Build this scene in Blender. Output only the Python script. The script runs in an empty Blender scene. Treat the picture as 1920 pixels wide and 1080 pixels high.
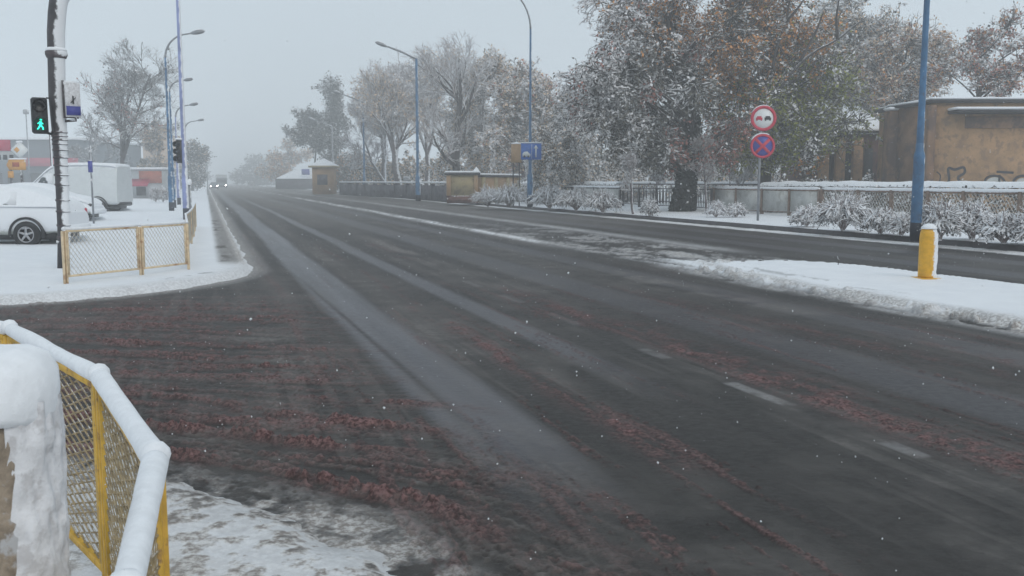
import bpy, math, random
import numpy as np
from mathutils import Vector, Matrix

random.seed(7)
rng = np.random.default_rng(7)
scene = bpy.context.scene
COL = scene.collection

# ------------------------------------------------------------------ camera
F = 1750.0            # focal length in photo pixels (1920 wide)
HOR = 340.0           # horizon row in the photo
CAM_H = 1.6
PITCH = math.atan((540 - HOR) / F)
TH = math.atan(575 / F * math.cos(PITCH))   # bearing of the main road, left of the view

cam_d = bpy.data.cameras.new('camera')
cam = bpy.data.objects.new('camera', cam_d); COL.objects.link(cam)
cam.location = (0, 0, CAM_H)
cam.rotation_euler = (math.radians(90) - PITCH, 0, 0)
cam_d.sensor_width = 36.0
cam_d.lens = 36.0 * F / 1920
cam_d.clip_start = 0.05
cam_d.clip_end = 3000
cam_d.dof.use_dof = True
cam_d.dof.focus_distance = 22
cam_d.dof.aperture_fstop = 14
scene.camera = cam

# ------------------------------------------------------------------ world, sun, exposure
world = bpy.data.worlds.new('World'); scene.world = world
world.use_nodes = True
wn = world.node_tree.nodes; wl = world.node_tree.links
wn.clear()
sky = wn.new('ShaderNodeTexSky'); sky.sky_type = 'NISHITA'; sky.sun_disc = False
SUN_EL, SUN_ROT = math.radians(38), math.radians(150)
sky.sun_elevation = SUN_EL; sky.sun_rotation = SUN_ROT
sky.air_density = 1.0; sky.dust_density = 6.0
bg1 = wn.new('ShaderNodeBackground'); bg1.inputs[1].default_value = 0.06
wl.new(sky.outputs[0], bg1.inputs[0])
bg2 = wn.new('ShaderNodeBackground')
bg2.inputs[0].default_value = (0.505, 0.582, 0.640, 1); bg2.inputs[1].default_value = 1.30
mx = wn.new('ShaderNodeMixShader'); mx.inputs[0].default_value = 0.9
wo = wn.new('ShaderNodeOutputWorld')
wl.new(bg1.outputs[0], mx.inputs[1]); wl.new(bg2.outputs[0], mx.inputs[2]); wl.new(mx.outputs[0], wo.inputs[0])

sl = bpy.data.lights.new('sun', 'SUN'); sl.energy = 0.8; sl.angle = math.radians(25); sl.color = (1, 0.93, 0.84)
so = bpy.data.objects.new('sun', sl); COL.objects.link(so)
sd = Vector((math.sin(SUN_ROT) * math.cos(SUN_EL), math.cos(SUN_ROT) * math.cos(SUN_EL), math.sin(SUN_EL)))
so.rotation_euler = sd.to_track_quat('Z', 'Y').to_euler()
so.location = (0, 0, 40)

scene.view_settings.view_transform = 'Standard'
scene.view_settings.look = 'None'
scene.view_settings.exposure = 0.0
scene.view_settings.gamma = 1.0
scene.view_settings.use_curve_mapping = False
scene.cycles.volume_bounces = 3
scene.cycles.max_bounces = 8
scene.cycles.transparent_max_bounces = 12

# ------------------------------------------------------------------ coordinates
def ray(px, py):
    a = (px - 960) / F; b = (540 - py) / F
    return a, math.cos(PITCH) + b * math.sin(PITCH), -math.sin(PITCH) + b * math.cos(PITCH)
def gp(px, py, z=0.0):
    dx, dy, dz = ray(px, py); t = (z - CAM_H) / dz
    return dx * t, dy * t
def dp(px, py, Y):
    dx, dy, dz = ray(px, py); t = Y / dy
    return Vector((dx * t, Y, CAM_H + dz * t))
def hz(py, Y, px=960):
    return dp(px, py, Y).z
def W(u, v, z=0.0):
    return Vector((-u * math.sin(TH) + v * math.cos(TH), u * math.cos(TH) + v * math.sin(TH), z))
def UV(X, Y):
    return -X * math.sin(TH) + Y * math.cos(TH), X * math.cos(TH) + Y * math.sin(TH)

# ------------------------------------------------------------------ materials
def nodes_of(name):
    m = bpy.data.materials.new(name); m.use_nodes = True
    nt = m.node_tree; b = nt.nodes['Principled BSDF']
    return m, nt, b
def nd(nt, t, **kw):
    n = nt.nodes.new(t)
    for k, v in kw.items(): setattr(n, k, v)
    return n
def mapr(nt, src, a, b, c=0.0, d=1.0):
    n = nd(nt, 'ShaderNodeMapRange'); n.interpolation_type = 'SMOOTHSTEP'
    n.inputs[1].default_value = a; n.inputs[2].default_value = b
    n.inputs[3].default_value = c; n.inputs[4].default_value = d
    nt.links.new(src, n.inputs[0]); return n.outputs[0]
def noise(nt, scale, detail=4, rough=0.6, vec=None, dist=0.0):
    n = nd(nt, 'ShaderNodeTexNoise'); n.inputs['Scale'].default_value = scale
    n.inputs['Detail'].default_value = detail; n.inputs['Roughness'].default_value = rough
    n.inputs['Distortion'].default_value = dist
    if vec is not None: nt.links.new(vec, n.inputs['Vector'])
    return n.outputs['Fac']
def math_n(nt, op, a, b=None):
    n = nd(nt, 'ShaderNodeMath', operation=op)
    for i, s in enumerate((a, b)):
        if s is None: continue
        if isinstance(s, (int, float)): n.inputs[i].default_value = s
        else: nt.links.new(s, n.inputs[i])
    return n.outputs[0]
def mixc(nt, fac, a, b):
    n = nd(nt, 'ShaderNodeMix', data_type='RGBA')
    for i, s in ((0, fac), (6, a), (7, b)):
        if isinstance(s, (int, float)): n.inputs[i].default_value = s
        elif isinstance(s, tuple): n.inputs[i].default_value = (*s[:3], 1)
        else: nt.links.new(s, n.inputs[i])
    return n.outputs[2]
def mixf(nt, fac, a, b):
    n = nd(nt, 'ShaderNodeMix', data_type='FLOAT')
    for i, s in ((0, fac), (2, a), (3, b)):
        if isinstance(s, (int, float)): n.inputs[i].default_value = s
        else: nt.links.new(s, n.inputs[i])
    return n.outputs[0]
def bump(nt, b, h, strength=0.4, dist=0.02):
    n = nd(nt, 'ShaderNodeBump'); n.inputs['Strength'].default_value = strength
    n.inputs['Distance'].default_value = dist
    nt.links.new(h, n.inputs['Height']); nt.links.new(n.outputs[0], b.inputs['Normal'])
def wpos(nt):
    return nd(nt, 'ShaderNodeNewGeometry').outputs['Position']
SNOW = (0.80, 0.82, 0.85)
WIND = (0.86, -0.30, 0.36)      # snow drove in from the right and stuck on that side

def mat(name, col, rough=0.6, var=0.15, scale=8.0, metal=0.0, bmp=0.0, dirt=None, dirt_amt=0.0,
        snow_top=None, snow_wind=None, emit=None, coat=0.0, snow_scale=9.0, dirt_scale=3.0):
    """procedural material; snow lies on faces that look up (snow_top) or into the wind (snow_wind)"""
    m, nt, b = nodes_of(name)
    p = wpos(nt)
    n1 = noise(nt, scale, 5, 0.6, p)
    lo = tuple(c * (1 - var) for c in col); hi = tuple(min(1, c * (1 + var)) for c in col)
    c = mixc(nt, mapr(nt, n1, 0.3, 0.7), lo, hi)
    if dirt:
        n2 = noise(nt, dirt_scale, 6, 0.65, p)
        c = mixc(nt, mapr(nt, n2, 0.62 - dirt_amt * 0.3, 0.72 - dirt_amt * 0.25), c, dirt)
    r = rough
    if snow_top is not None or snow_wind is not None:
        g = nd(nt, 'ShaderNodeNewGeometry')
        nn = math_n(nt, 'MULTIPLY', math_n(nt, 'SUBTRACT', noise(nt, snow_scale, 5, 0.7, p), 0.5), 1.1)
        fac = None
        if snow_top is not None:
            s = nd(nt, 'ShaderNodeSeparateXYZ'); nt.links.new(g.outputs['Normal'], s.inputs[0])
            fac = mapr(nt, math_n(nt, 'ADD', s.outputs[2], nn), snow_top, snow_top + 0.15)
        if snow_wind is not None:
            d = nd(nt, 'ShaderNodeVectorMath', operation='DOT_PRODUCT')
            nt.links.new(g.outputs['Normal'], d.inputs[0]); d.inputs[1].default_value = WIND
            f2 = mapr(nt, math_n(nt, 'ADD', d.outputs['Value'], nn), snow_wind, snow_wind + 0.22)
            fac = f2 if fac is None else math_n(nt, 'MAXIMUM', fac, f2)
        c = mixc(nt, fac, c, SNOW)
        r = mixf(nt, fac, rough, 0.85)
    if isinstance(c, tuple): b.inputs['Base Color'].default_value = (*c, 1)
    else: nt.links.new(c, b.inputs['Base Color'])
    if isinstance(r, float): b.inputs['Roughness'].default_value = r
    else: nt.links.new(r, b.inputs['Roughness'])
    b.inputs['Metallic'].default_value = metal
    if coat: b.inputs['Coat Weight'].default_value = coat
    if bmp: bump(nt, b, n1, bmp, 0.01)
    if emit:
        b.inputs['Emission Color'].default_value = (*emit[:3], 1); b.inputs['Emission Strength'].default_value = emit[3]
    return m

M = {}
M['snow'] = mat('snow', SNOW, 0.8, 0.05, 22.0, bmp=0.5)
M['snow_plaster'] = mat('snow_plaster', (0.66, 0.66, 0.68), 0.85, 0.14, 25.0, bmp=0.7, dirt=(0.52, 0.51, 0.52), dirt_amt=0.4, dirt_scale=24)
M['snow_clump'] = mat('snow_clump', (0.80, 0.79, 0.80), 0.9, 0.05, 3.0)
M['blue_paint'] = mat('blue_pole_paint', (0.050, 0.15, 0.29), 0.45, 0.25, 2.0, dirt=(0.05, 0.09, 0.16), dirt_amt=0.3, snow_wind=0.80, snow_scale=4)
M['violet_paint'] = mat('violet_blue_pole_paint', (0.24, 0.28, 0.50), 0.45, 0.25, 2.0, snow_wind=0.60, snow_scale=4)
M['dark_base'] = mat('dark_pole_foot', (0.03, 0.035, 0.05), 0.6, 0.3, 6.0, snow_wind=0.95)
M['mast'] = mat('mast_paint', (0.045, 0.04, 0.045), 0.55, 0.4, 3.0, snow_wind=0.42, snow_scale=7)
M['band'] = mat('rusty_band', (0.07, 0.055, 0.06), 0.6, 0.4, 9.0, snow_wind=0.55, snow_scale=12)
M['galv'] = mat('galvanised_steel', (0.24, 0.25, 0.27), 0.5, 0.2, 6.0, metal=0.3, snow_wind=0.75)
M['black'] = mat('black_plastic', (0.012, 0.012, 0.014), 0.35, 0.2, 6.0)
M['dark_lens'] = mat('dark_lens', (0.02, 0.015, 0.018), 0.15, 0.1, 3.0)
M['green_lit'] = mat('lit_green_figure', (0.05, 0.8, 0.6), 0.4, 0.0, emit=(0.03, 0.95, 0.62, 1.6))
M['headlight'] = mat('lit_headlight', (0.9, 0.9, 0.8), 0.2, 0.0, emit=(1, 0.97, 0.9, 14))
M['yellow'] = mat('yellow_paint', (0.62, 0.37, 0.045), 0.45, 0.18, 14.0, dirt=(0.30, 0.16, 0.05), dirt_amt=0.25, dirt_scale=12, bmp=0.15)
M['yellow_pale'] = mat('weathered_yellow_paint', (0.68, 0.54, 0.36), 0.6, 0.15, 10.0, dirt=(0.42, 0.24, 0.13), dirt_amt=0.3, dirt_scale=6)
M['wire'] = mat('grey_wire', (0.34, 0.25, 0.13), 0.5, 0.3, 20.0, metal=0.1, snow_top=0.9, snow_scale=30)
M['wire_pale'] = mat('cream_wire', (0.52, 0.47, 0.38), 0.6, 0.2, 10.0, snow_top=0.2)
M['bollard'] = mat('bollard_yellow', (0.66, 0.35, 0.02), 0.45, 0.14, 9.0, dirt=(0.35, 0.20, 0.05), dirt_amt=0.15, dirt_scale=9, snow_wind=0.58, snow_scale=14)
M['asphalt_dark'] = mat('kerb_concrete', (0.045, 0.038, 0.040), 0.55, 0.3, 5.0)
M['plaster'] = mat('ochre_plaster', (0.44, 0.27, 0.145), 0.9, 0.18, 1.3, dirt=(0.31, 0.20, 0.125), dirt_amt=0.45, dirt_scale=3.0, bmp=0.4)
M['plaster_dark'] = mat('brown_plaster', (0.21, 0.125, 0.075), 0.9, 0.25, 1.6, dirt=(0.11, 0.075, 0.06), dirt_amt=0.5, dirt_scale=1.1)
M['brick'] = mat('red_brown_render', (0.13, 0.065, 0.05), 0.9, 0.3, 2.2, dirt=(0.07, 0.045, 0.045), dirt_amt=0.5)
M['dark_eave'] = mat('dark_boards', (0.035, 0.035, 0.038), 0.8, 0.4, 3.0)
M['cream'] = mat('cream_render', (0.40, 0.33, 0.19), 0.9, 0.12, 1.2, dirt=(0.28, 0.22, 0.14), dirt_amt=0.4)
M['cream_edge'] = mat('ochre_render', (0.38, 0.25, 0.14), 0.9, 0.15, 1.2)
M['red_plinth'] = mat('red_brown_plinth', (0.15, 0.07, 0.055), 0.9, 0.3, 4.0, snow_top=0.6)
M['wall_grey'] = mat('grey_wall', (0.10, 0.095, 0.11), 0.9, 0.25, 1.0, dirt=(0.06, 0.055, 0.065), dirt_amt=0.5)
M['panel'] = mat('pale_fence_panel', (0.45, 0.455, 0.44), 0.8, 0.10, 2.5, dirt=(0.33, 0.33, 0.31), dirt_amt=0.4)
M['post_brown'] = mat('brown_fence_post', (0.17, 0.115, 0.085), 0.8, 0.3, 8.0, snow_top=0.5)
M['post_dark'] = mat('dark_fence_post', (0.055, 0.05, 0.052), 0.7, 0.3, 8.0, snow_top=0.5, snow_wind=0.9)
M['bark'] = mat('bark', (0.045, 0.038, 0.036), 0.9, 0.35, 6.0, bmp=0.5, snow_top=0.55, snow_wind=0.95, snow_scale=6)
M['bark_pale'] = mat('snowy_bark', (0.13, 0.11, 0.115), 0.9, 0.3, 5.0, snow_top=0.25, snow_wind=0.6, snow_scale=5)
M['twig'] = mat('twig', (0.07, 0.055, 0.05), 0.9, 0.3, 5.0, snow_top=0.12, snow_scale=8)
M['twig_dark'] = mat('dark_twig', (0.05, 0.042, 0.036), 0.9, 0.3, 5.0, snow_top=0.7, snow_scale=8)
M['twig_frost'] = mat('frosted_twig', (0.27, 0.22, 0.215), 0.9, 0.3, 3.0, snow_top=-0.12, snow_scale=6)
M['ivy'] = mat('ivy_leaf', (0.018, 0.022, 0.016), 0.6, 0.4, 4.0)
def leafmat(name, col, var=0.3):
    return mat(name, col, 0.75, var, 0.7)
M['leaf_grey'] = leafmat('grey_green_leaf', (0.13, 0.122, 0.10))
M['leaf_green'] = leafmat('green_leaf', (0.205, 0.220, 0.038))
M['leaf_brown'] = leafmat('brown_leaf', (0.52, 0.235, 0.075))
M['leaf_red'] = leafmat('red_brown_leaf', (0.36, 0.15, 0.12))
M['leaf_tan'] = leafmat('tan_leaf', (0.66, 0.50, 0.36))
M['leaf_dark'] = leafmat('dark_leaf', (0.035, 0.038, 0.036))
M['white_paint'] = mat('white_paint', (0.78, 0.78, 0.78), 0.5, 0.05, 5.0)
M['sign_white'] = mat('sign_white', (0.72, 0.74, 0.74), 0.4, 0.04, 5.0)
M['sign_red'] = mat('sign_red', (0.52, 0.035, 0.07), 0.4, 0.1, 5.0)
M['sign_blue'] = mat('sign_blue', (0.03, 0.14, 0.50), 0.4, 0.12, 5.0)
M['sign_navy'] = mat('sign_navy', (0.05, 0.06, 0.30), 0.4, 0.1, 5.0)
M['sign_black'] = mat('sign_black', (0.02, 0.022, 0.025), 0.4, 0.1, 5.0)
M['sign_orange'] = mat('sign_orange', (0.62, 0.33, 0.11), 0.5, 0.1, 5.0, snow_wind=0.85)
M['sign_back'] = mat('sign_back', (0.30, 0.31, 0.33), 0.5, 0.1, 5.0, snow_wind=0.7)
M['tyre'] = mat('tyre_rubber', (0.015, 0.015, 0.016), 0.8, 0.3, 12.0)
M['rim'] = mat('alloy_rim', (0.45, 0.45, 0.47), 0.35, 0.1, 9.0, metal=0.7)
M['car_silver'] = mat('silver_car_paint', (0.46, 0.48, 0.45), 0.35, 0.06, 3.0, metal=0.2, coat=0.3, snow_top=0.0, snow_wind=0.08, snow_scale=1.2)
M['car_white'] = mat('white_van_paint', (0.62, 0.65, 0.66), 0.4, 0.04, 3.0, coat=0.3, snow_top=0.3)
M['car_glass'] = mat('car_glass', (0.05, 0.06, 0.065), 0.1, 0.1, 3.0, snow_wind=0.25, snow_top=0.4, snow_scale=3)
M['pink'] = mat('red_fascia', (0.40, 0.06, 0.10), 0.6, 0.1, 2.0)
M['far_wall'] = mat('grey_store_wall', (0.12, 0.14, 0.16), 0.8, 0.1, 0.5)
M['far_pale'] = mat('pale_store_wall', (0.40, 0.42, 0.43), 0.8, 0.1, 0.5)
M['kiosk'] = mat('kiosk_orange_red', (0.38, 0.12, 0.08), 0.7, 0.15, 3.0)
M['gravel'] = mat('gritty_concrete', (0.26, 0.21, 0.16), 0.9, 0.3, 40.0, dirt=(0.42, 0.42, 0.43), dirt_amt=0.35, dirt_scale=18, bmp=0.5)
M['ink'] = mat('spray_paint', (0.03, 0.03, 0.035), 0.7, 0.3, 3.0)

def ground_material(name, base_snow):
    """asphalt, wet tracks, grey film, red-brown slush and snow, blended by masks laid over the mesh"""
    m, nt, b = nodes_of(name)
    p = wpos(nt)
    def att(a):
        n = nd(nt, 'ShaderNodeAttribute'); n.attribute_name = a; return n.outputs['Fac']
    fine = noise(nt, 130, 4, 0.85, p); mid = noise(nt, 14, 6, 0.7, p); big = noise(nt, 0.9, 5, 0.6, p)
    asp = mixc(nt, mapr(nt, fine, 0.38, 0.64), (0.010, 0.0090, 0.0085), (0.052, 0.047, 0.044))
    asp = mixc(nt, mapr(nt, big, 0.35, 0.7), asp, (0.040, 0.036, 0.034))
    slush = mixc(nt, mapr(nt, noise(nt, 38, 4, 0.7, p), 0.35, 0.65), (0.050, 0.022, 0.022), (0.250, 0.145, 0.140))
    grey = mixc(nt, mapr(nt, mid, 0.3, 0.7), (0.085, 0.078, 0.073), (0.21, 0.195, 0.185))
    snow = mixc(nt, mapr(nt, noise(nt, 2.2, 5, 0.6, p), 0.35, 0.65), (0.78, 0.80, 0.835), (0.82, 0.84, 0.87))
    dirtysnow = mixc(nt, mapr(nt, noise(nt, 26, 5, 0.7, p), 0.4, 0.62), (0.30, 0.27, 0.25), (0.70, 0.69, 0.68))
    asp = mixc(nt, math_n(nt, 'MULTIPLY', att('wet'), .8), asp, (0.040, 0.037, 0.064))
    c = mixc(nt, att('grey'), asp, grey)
    c = mixc(nt, att('slush'), c, slush)
    sf = att('snow')
    c = mixc(nt, sf, c, mixc(nt, att('dirty'), snow, dirtysnow))
    nt.links.new(c, b.inputs['Base Color'])
    dry = math_n(nt, 'MAXIMUM', math_n(nt, 'MAXIMUM', sf, att('slush')), math_n(nt, 'MULTIPLY', att('grey'), 0.6))
    r0 = mixf(nt, att('wet'), mixf(nt, mapr(nt, mid, 0.3, 0.7), 0.50, 0.66), 0.24)
    r = mixf(nt, dry, r0, 0.82)
    nt.links.new(r, b.inputs['Roughness'])
    # a wet film in the wheel tracks
    nt.links.new(math_n(nt, 'MULTIPLY', att('wet'), 0.40), b.inputs['Coat Weight'])
    b.inputs['Coat Roughness'].default_value = 0.22
    nt.links.new(mixf(nt, att('wet'), 0.22, 0.5), b.inputs['Specular IOR Level'])
    h = math_n(nt, 'ADD', math_n(nt, 'MULTIPLY', fine, 0.35), mid)
    bump(nt, b, h, 0.7, 0.016)
    return m
M['ground'] = ground_material('street_surface', 0)

# ------------------------------------------------------------------ object helpers
def new_mesh(name, V, Q=None, T=None, smooth=False, midx=None):
    V = np.asarray(V, dtype=np.float32).reshape(-1, 3)
    me = bpy.data.meshes.new(name)
    nq = 0 if Q is None else len(Q); ntri = 0 if T is None else len(T)
    idx = []; tot = []
    if nq: idx.append(np.asarray(Q, dtype=np.int32).ravel()); tot.append(np.full(nq, 4, np.int32))
    if ntri: idx.append(np.asarray(T, dtype=np.int32).ravel()); tot.append(np.full(ntri, 3, np.int32))
    idx = np.concatenate(idx); tot = np.concatenate(tot)
    start = np.concatenate(([0], np.cumsum(tot)[:-1])).astype(np.int32)
    me.vertices.add(len(V)); me.vertices.foreach_set('co', V.ravel())
    me.loops.add(len(idx)); me.loops.foreach_set('vertex_index', idx)
    me.polygons.add(len(tot)); me.polygons.foreach_set('loop_start', start); me.polygons.foreach_set('loop_total', tot)
    if smooth: me.polygons.foreach_set('use_smooth', np.ones(len(tot), bool))
    if midx is not None: me.polygons.foreach_set('material_index', np.asarray(midx, np.int32))
    me.update(calc_edges=True); me.validate()
    return me
def link(name, me, mats, parent=None, loc=None, rotz=None, **props):
    o = bpy.data.objects.new(name, me); COL.objects.link(o)
    if mats is not None:
        for x in (mats if isinstance(mats, (list, tuple)) else [mats]):
            me.materials.append(M[x] if isinstance(x, str) else x)
    if parent: o.parent = parent
    if loc is not None: o.location = loc
    if rotz is not None: o.rotation_euler = (0, 0, rotz)
    for k, v in props.items(): o[k] = v
    return o
def thing(name, label, cat, loc=(0, 0, 0), rotz=0.0, group=None):
    o = bpy.data.objects.new(name, None); COL.objects.link(o)
    o.empty_display_size = 0.2
    o.location = loc; o.rotation_euler = (0, 0, rotz); o['label'] = label; o['category'] = cat
    if group: o['group'] = group
    return o
def copy_tree(root, label, loc=None, rotz=None, scale=None, group=None):
    r = root.copy(); COL.objects.link(r)
    if loc is not None: r.location = loc
    if rotz is not None: r.rotation_euler = (0, 0, rotz)
    if scale is not None: r.scale = scale
    r['label'] = label
    if group: r['group'] = group
    for ch in list(root.children):
        c = ch.copy(); COL.objects.link(c); c.parent = r
        for g in list(ch.children):
            d = g.copy(); COL.objects.link(d); d.parent = c
    return r

class MB:
    """collects boxes, tubes, lathes into one mesh"""
    def __init__(s): s.V = []; s.Q = []; s.T = []; s.n = 0
    def add(s, V, Q=None, T=None):
        V = np.asarray(V, float).reshape(-1, 3)
        s.V.append(V)
        if Q is not None and len(Q): s.Q.append(np.asarray(Q) + s.n)
        if T is not None and len(T): s.T.append(np.asarray(T) + s.n)
        s.n += len(V); return s
    def box(s, c, d, rotz=0.0, bev=0.0):
        cx, cy, cz = c; x, y, z = d[0] / 2, d[1] / 2, d[2] / 2
        if bev <= 0:
            V = np.array([(a * x, b_ * y, e * z) for e in (-1, 1) for a, b_ in ((-1, -1), (1, -1), (1, 1), (-1, 1))])
            Q = [(3, 2, 1, 0), (4, 5, 6, 7), (0, 1, 5, 4), (1, 2, 6, 5), (2, 3, 7, 6), (3, 0, 4, 7)]
        else:
            q = min(bev, x * .9, y * .9, z * .9)
            ring = [(-x + q, -y), (x - q, -y), (x, -y + q), (x, y - q), (x - q, y), (-x + q, y), (-x, y - q), (-x, -y + q)]
            lv = [(-z, q), (-z + q, 0), (z - q, 0), (z, q)]
            V = []
            for (zz, ins) in lv:
                for (a, b_) in ring:
                    fx = (x - ins) / x; fy = (y - ins) / y
                    V.append((a * fx, b_ * fy, zz))
            V = np.array(V); Q = []; 
            for k in range(3):
                for j in range(8):
                    a0 = k * 8 + j; a1 = k * 8 + (j + 1) % 8
                    Q.append((a0, a1, a1 + 8, a0 + 8))
            top = 24
            Q += [(top, top + 1, top + 2, top + 3), (top, top + 3, top + 4, top + 7), (top + 4, top + 5, top + 6, top + 7)]
            Q += [(3, 2, 1, 0), (7, 4, 3, 0), (7, 6, 5, 4)]
        if rotz:
            cs, sn = math.cos(rotz), math.sin(rotz)
            V = np.stack([V[:, 0] * cs - V[:, 1] * sn, V[:, 0] * sn + V[:, 1] * cs, V[:, 2]], 1)
        return s.add(V + np.array([cx, cy, cz]), Q)
    def tube(s, pts, rad, S=8, caps=True):
        pts = np.asarray(pts, float); K = len(pts)
        rad = np.full(K, rad) if np.isscalar(rad) else np.asarray(rad, float)
        V, Q = tube_arrays(pts[None], rad[None], S)
        T = []
        if caps:
            for base in (0, (K - 1) * S):
                V = np.vstack([V, pts[0 if base == 0 else -1]]); ci = len(V) - 1
                for j in range(S):
                    a, b_ = base + j, base + (j + 1) % S
                    T.append((ci, b_, a) if base == 0 else (ci, a, b_))
        return s.add(V, Q, T)
    def lathe(s, prof, c=(0, 0, 0), S=16):
        V = []; Q = []
        for (r, z) in prof:
            for j in range(S):
                a = 2 * math.pi * j / S
                V.append((c[0] + r * math.cos(a), c[1] + r * math.sin(a), c[2] + z))
        for k in range(len(prof) - 1):
            for j in range(S):
                a0 = k * S + j; a1 = k * S + (j + 1) % S
                Q.append((a0, a1, a1 + S, a0 + S))
        return s.add(V, Q)
    def poly(s, pts2, z0, z1, plane='xz', y0=0.0):
        """prism of a convex-ish 2-D outline; plane xz extrudes along y from z0 to z1"""
        n = len(pts2)
        if plane == 'xz': V = [(a, z0, b_) for a, b_ in pts2] + [(a, z1, b_) for a, b_ in pts2]
        else: V = [(a, b_, z0) for a, b_ in pts2] + [(a, b_, z1) for a, b_ in pts2]
        V = list(V); cx = sum(a for a, _ in pts2) / n; cb = sum(b_ for _, b_ in pts2) / n
        V.append((cx, z0, cb) if plane == 'xz' else (cx, cb, z0)); V.append((cx, z1, cb) if plane == 'xz' else (cx, cb, z1))
        Q = [(j, (j + 1) % n, n + (j + 1) % n, n + j) for j in range(n)]
        T = [(2 * n, (j + 1) % n, j) for j in range(n)] + [(2 * n + 1, n + j, n + (j + 1) % n) for j in range(n)]
        return s.add(V, Q, T)
    def mesh(s, name, smooth=False):
        return new_mesh(name, np.vstack(s.V), np.vstack(s.Q) if s.Q else None, np.vstack(s.T) if s.T else None, smooth)
    def build(s, name, mats, parent=None, smooth=False, **kw):
        return link(name, s.mesh(name, smooth), mats, parent, **kw)

def tube_arrays(P, R, S):
    """P (N,K,3) polylines, R (N,K) radii -> vertices and quads"""
    N, K, _ = P.shape
    T = np.empty_like(P)
    T[:, 1:-1] = P[:, 2:] - P[:, :-2]; T[:, 0] = P[:, 1] - P[:, 0]; T[:, -1] = P[:, -1] - P[:, -2]
    T /= np.linalg.norm(T, axis=2, keepdims=True) + 1e-9
    ref = np.where(np.abs(T[:, :1, 2:3]) > 0.9, np.array([1.0, 0, 0]), np.array([0, 0, 1.0]))
    ref = np.broadcast_to(ref, T.shape)
    A = np.cross(ref, T); A /= np.linalg.norm(A, axis=2, keepdims=True) + 1e-9
    B = np.cross(T, A)
    ang = np.arange(S) * 2 * math.pi / S
    V = P[:, :, None] + R[:, :, None, None] * (A[:, :, None] * np.cos(ang)[:, None] + B[:, :, None] * np.sin(ang)[:, None])
    base = (np.arange(N) * K * S)[:, None, None] + (np.arange(K - 1) * S)[None, :, None] + np.arange(S)[None, None]
    nxt = (np.arange(N) * K * S)[:, None, None] + (np.arange(K - 1) * S)[None, :, None] + ((np.arange(S) + 1) % S)[None, None]
    Q = np.stack([base, nxt, nxt + S, base + S], -1).reshape(-1, 4)
    return V.reshape(-1, 3), Q

# ------------------------------------------------------------------ noise for the ground relief
def _hash(ix, iy, seed):
    h = (ix.astype(np.int64) * 374761393 + iy.astype(np.int64) * 668265263 + seed * 1274126177) & 0xffffffff
    h = ((h ^ (h >> 13)) * 1274126177) & 0xffffffff
    return ((h ^ (h >> 16)) & 0xffff) / 65535.0
def vnoise(x, y, seed=0):
    ix = np.floor(x); iy = np.floor(y); fx = x - ix; fy = y - iy
    ix = ix.astype(np.int64); iy = iy.astype(np.int64)
    fx = fx * fx * (3 - 2 * fx); fy = fy * fy * (3 - 2 * fy)
    a = _hash(ix, iy, seed); b = _hash(ix + 1, iy, seed); c = _hash(ix, iy + 1, seed); d = _hash(ix + 1, iy + 1, seed)
    return (a * (1 - fx) + b * fx) * (1 - fy) + (c * (1 - fx) + d * fx) * fy
def fbm(x, y, f, o=4, seed=0, g=0.55):
    s = 0; a = 1.0; t = 0
    for k in range(o):
        s = s + a * vnoise(x * f + 17.3 * k, y * f - 9.1 * k, seed + k); t += a; a *= g; f *= 2.03
    return s / t
def sm(x, a, b):
    t = np.clip((x - a) / (b - a), 0, 1); return t * t * (3 - 2 * t)
def gauss(x, c, w): return np.exp(-((x - c) / w) ** 2)

# ------------------------------------------------------------------ ground
KERB_V = 17.7
FC = (2.2, -3.2, 4.25)        # centre and radius of the near pavement corner
LC = (17.6, -3.5, 4.2)        # the far pavement corner across the side street
def s_fore(u, v):
    r = np.hypot(u - FC[0], v - FC[1])
    inner = FC[2] - r
    d = np.where((u < FC[0]), (FC[1] + FC[2]) - v, np.where(v < FC[1], (FC[0] + FC[2]) - u, inner))
    return d
def s_left(u, v):
    r = np.hypot(u - LC[0], v - LC[1]); inner = LC[2] - r
    edge = (LC[1] + LC[2])
    return np.where(u > LC[0], edge - v, np.where(v < LC[1], u - (LC[0] - LC[2]), inner))
def s_isle(u, v):
    # raised median nose: from the right-hand edge of the view to a rounded tip
    vc = 9.9; hw = 1.55
    tip = 14.4
    d1 = hw - np.abs(v - vc)
    d2 = np.where(u > tip, hw - np.hypot(u - tip, v - vc), d1)
    return d2
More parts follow.
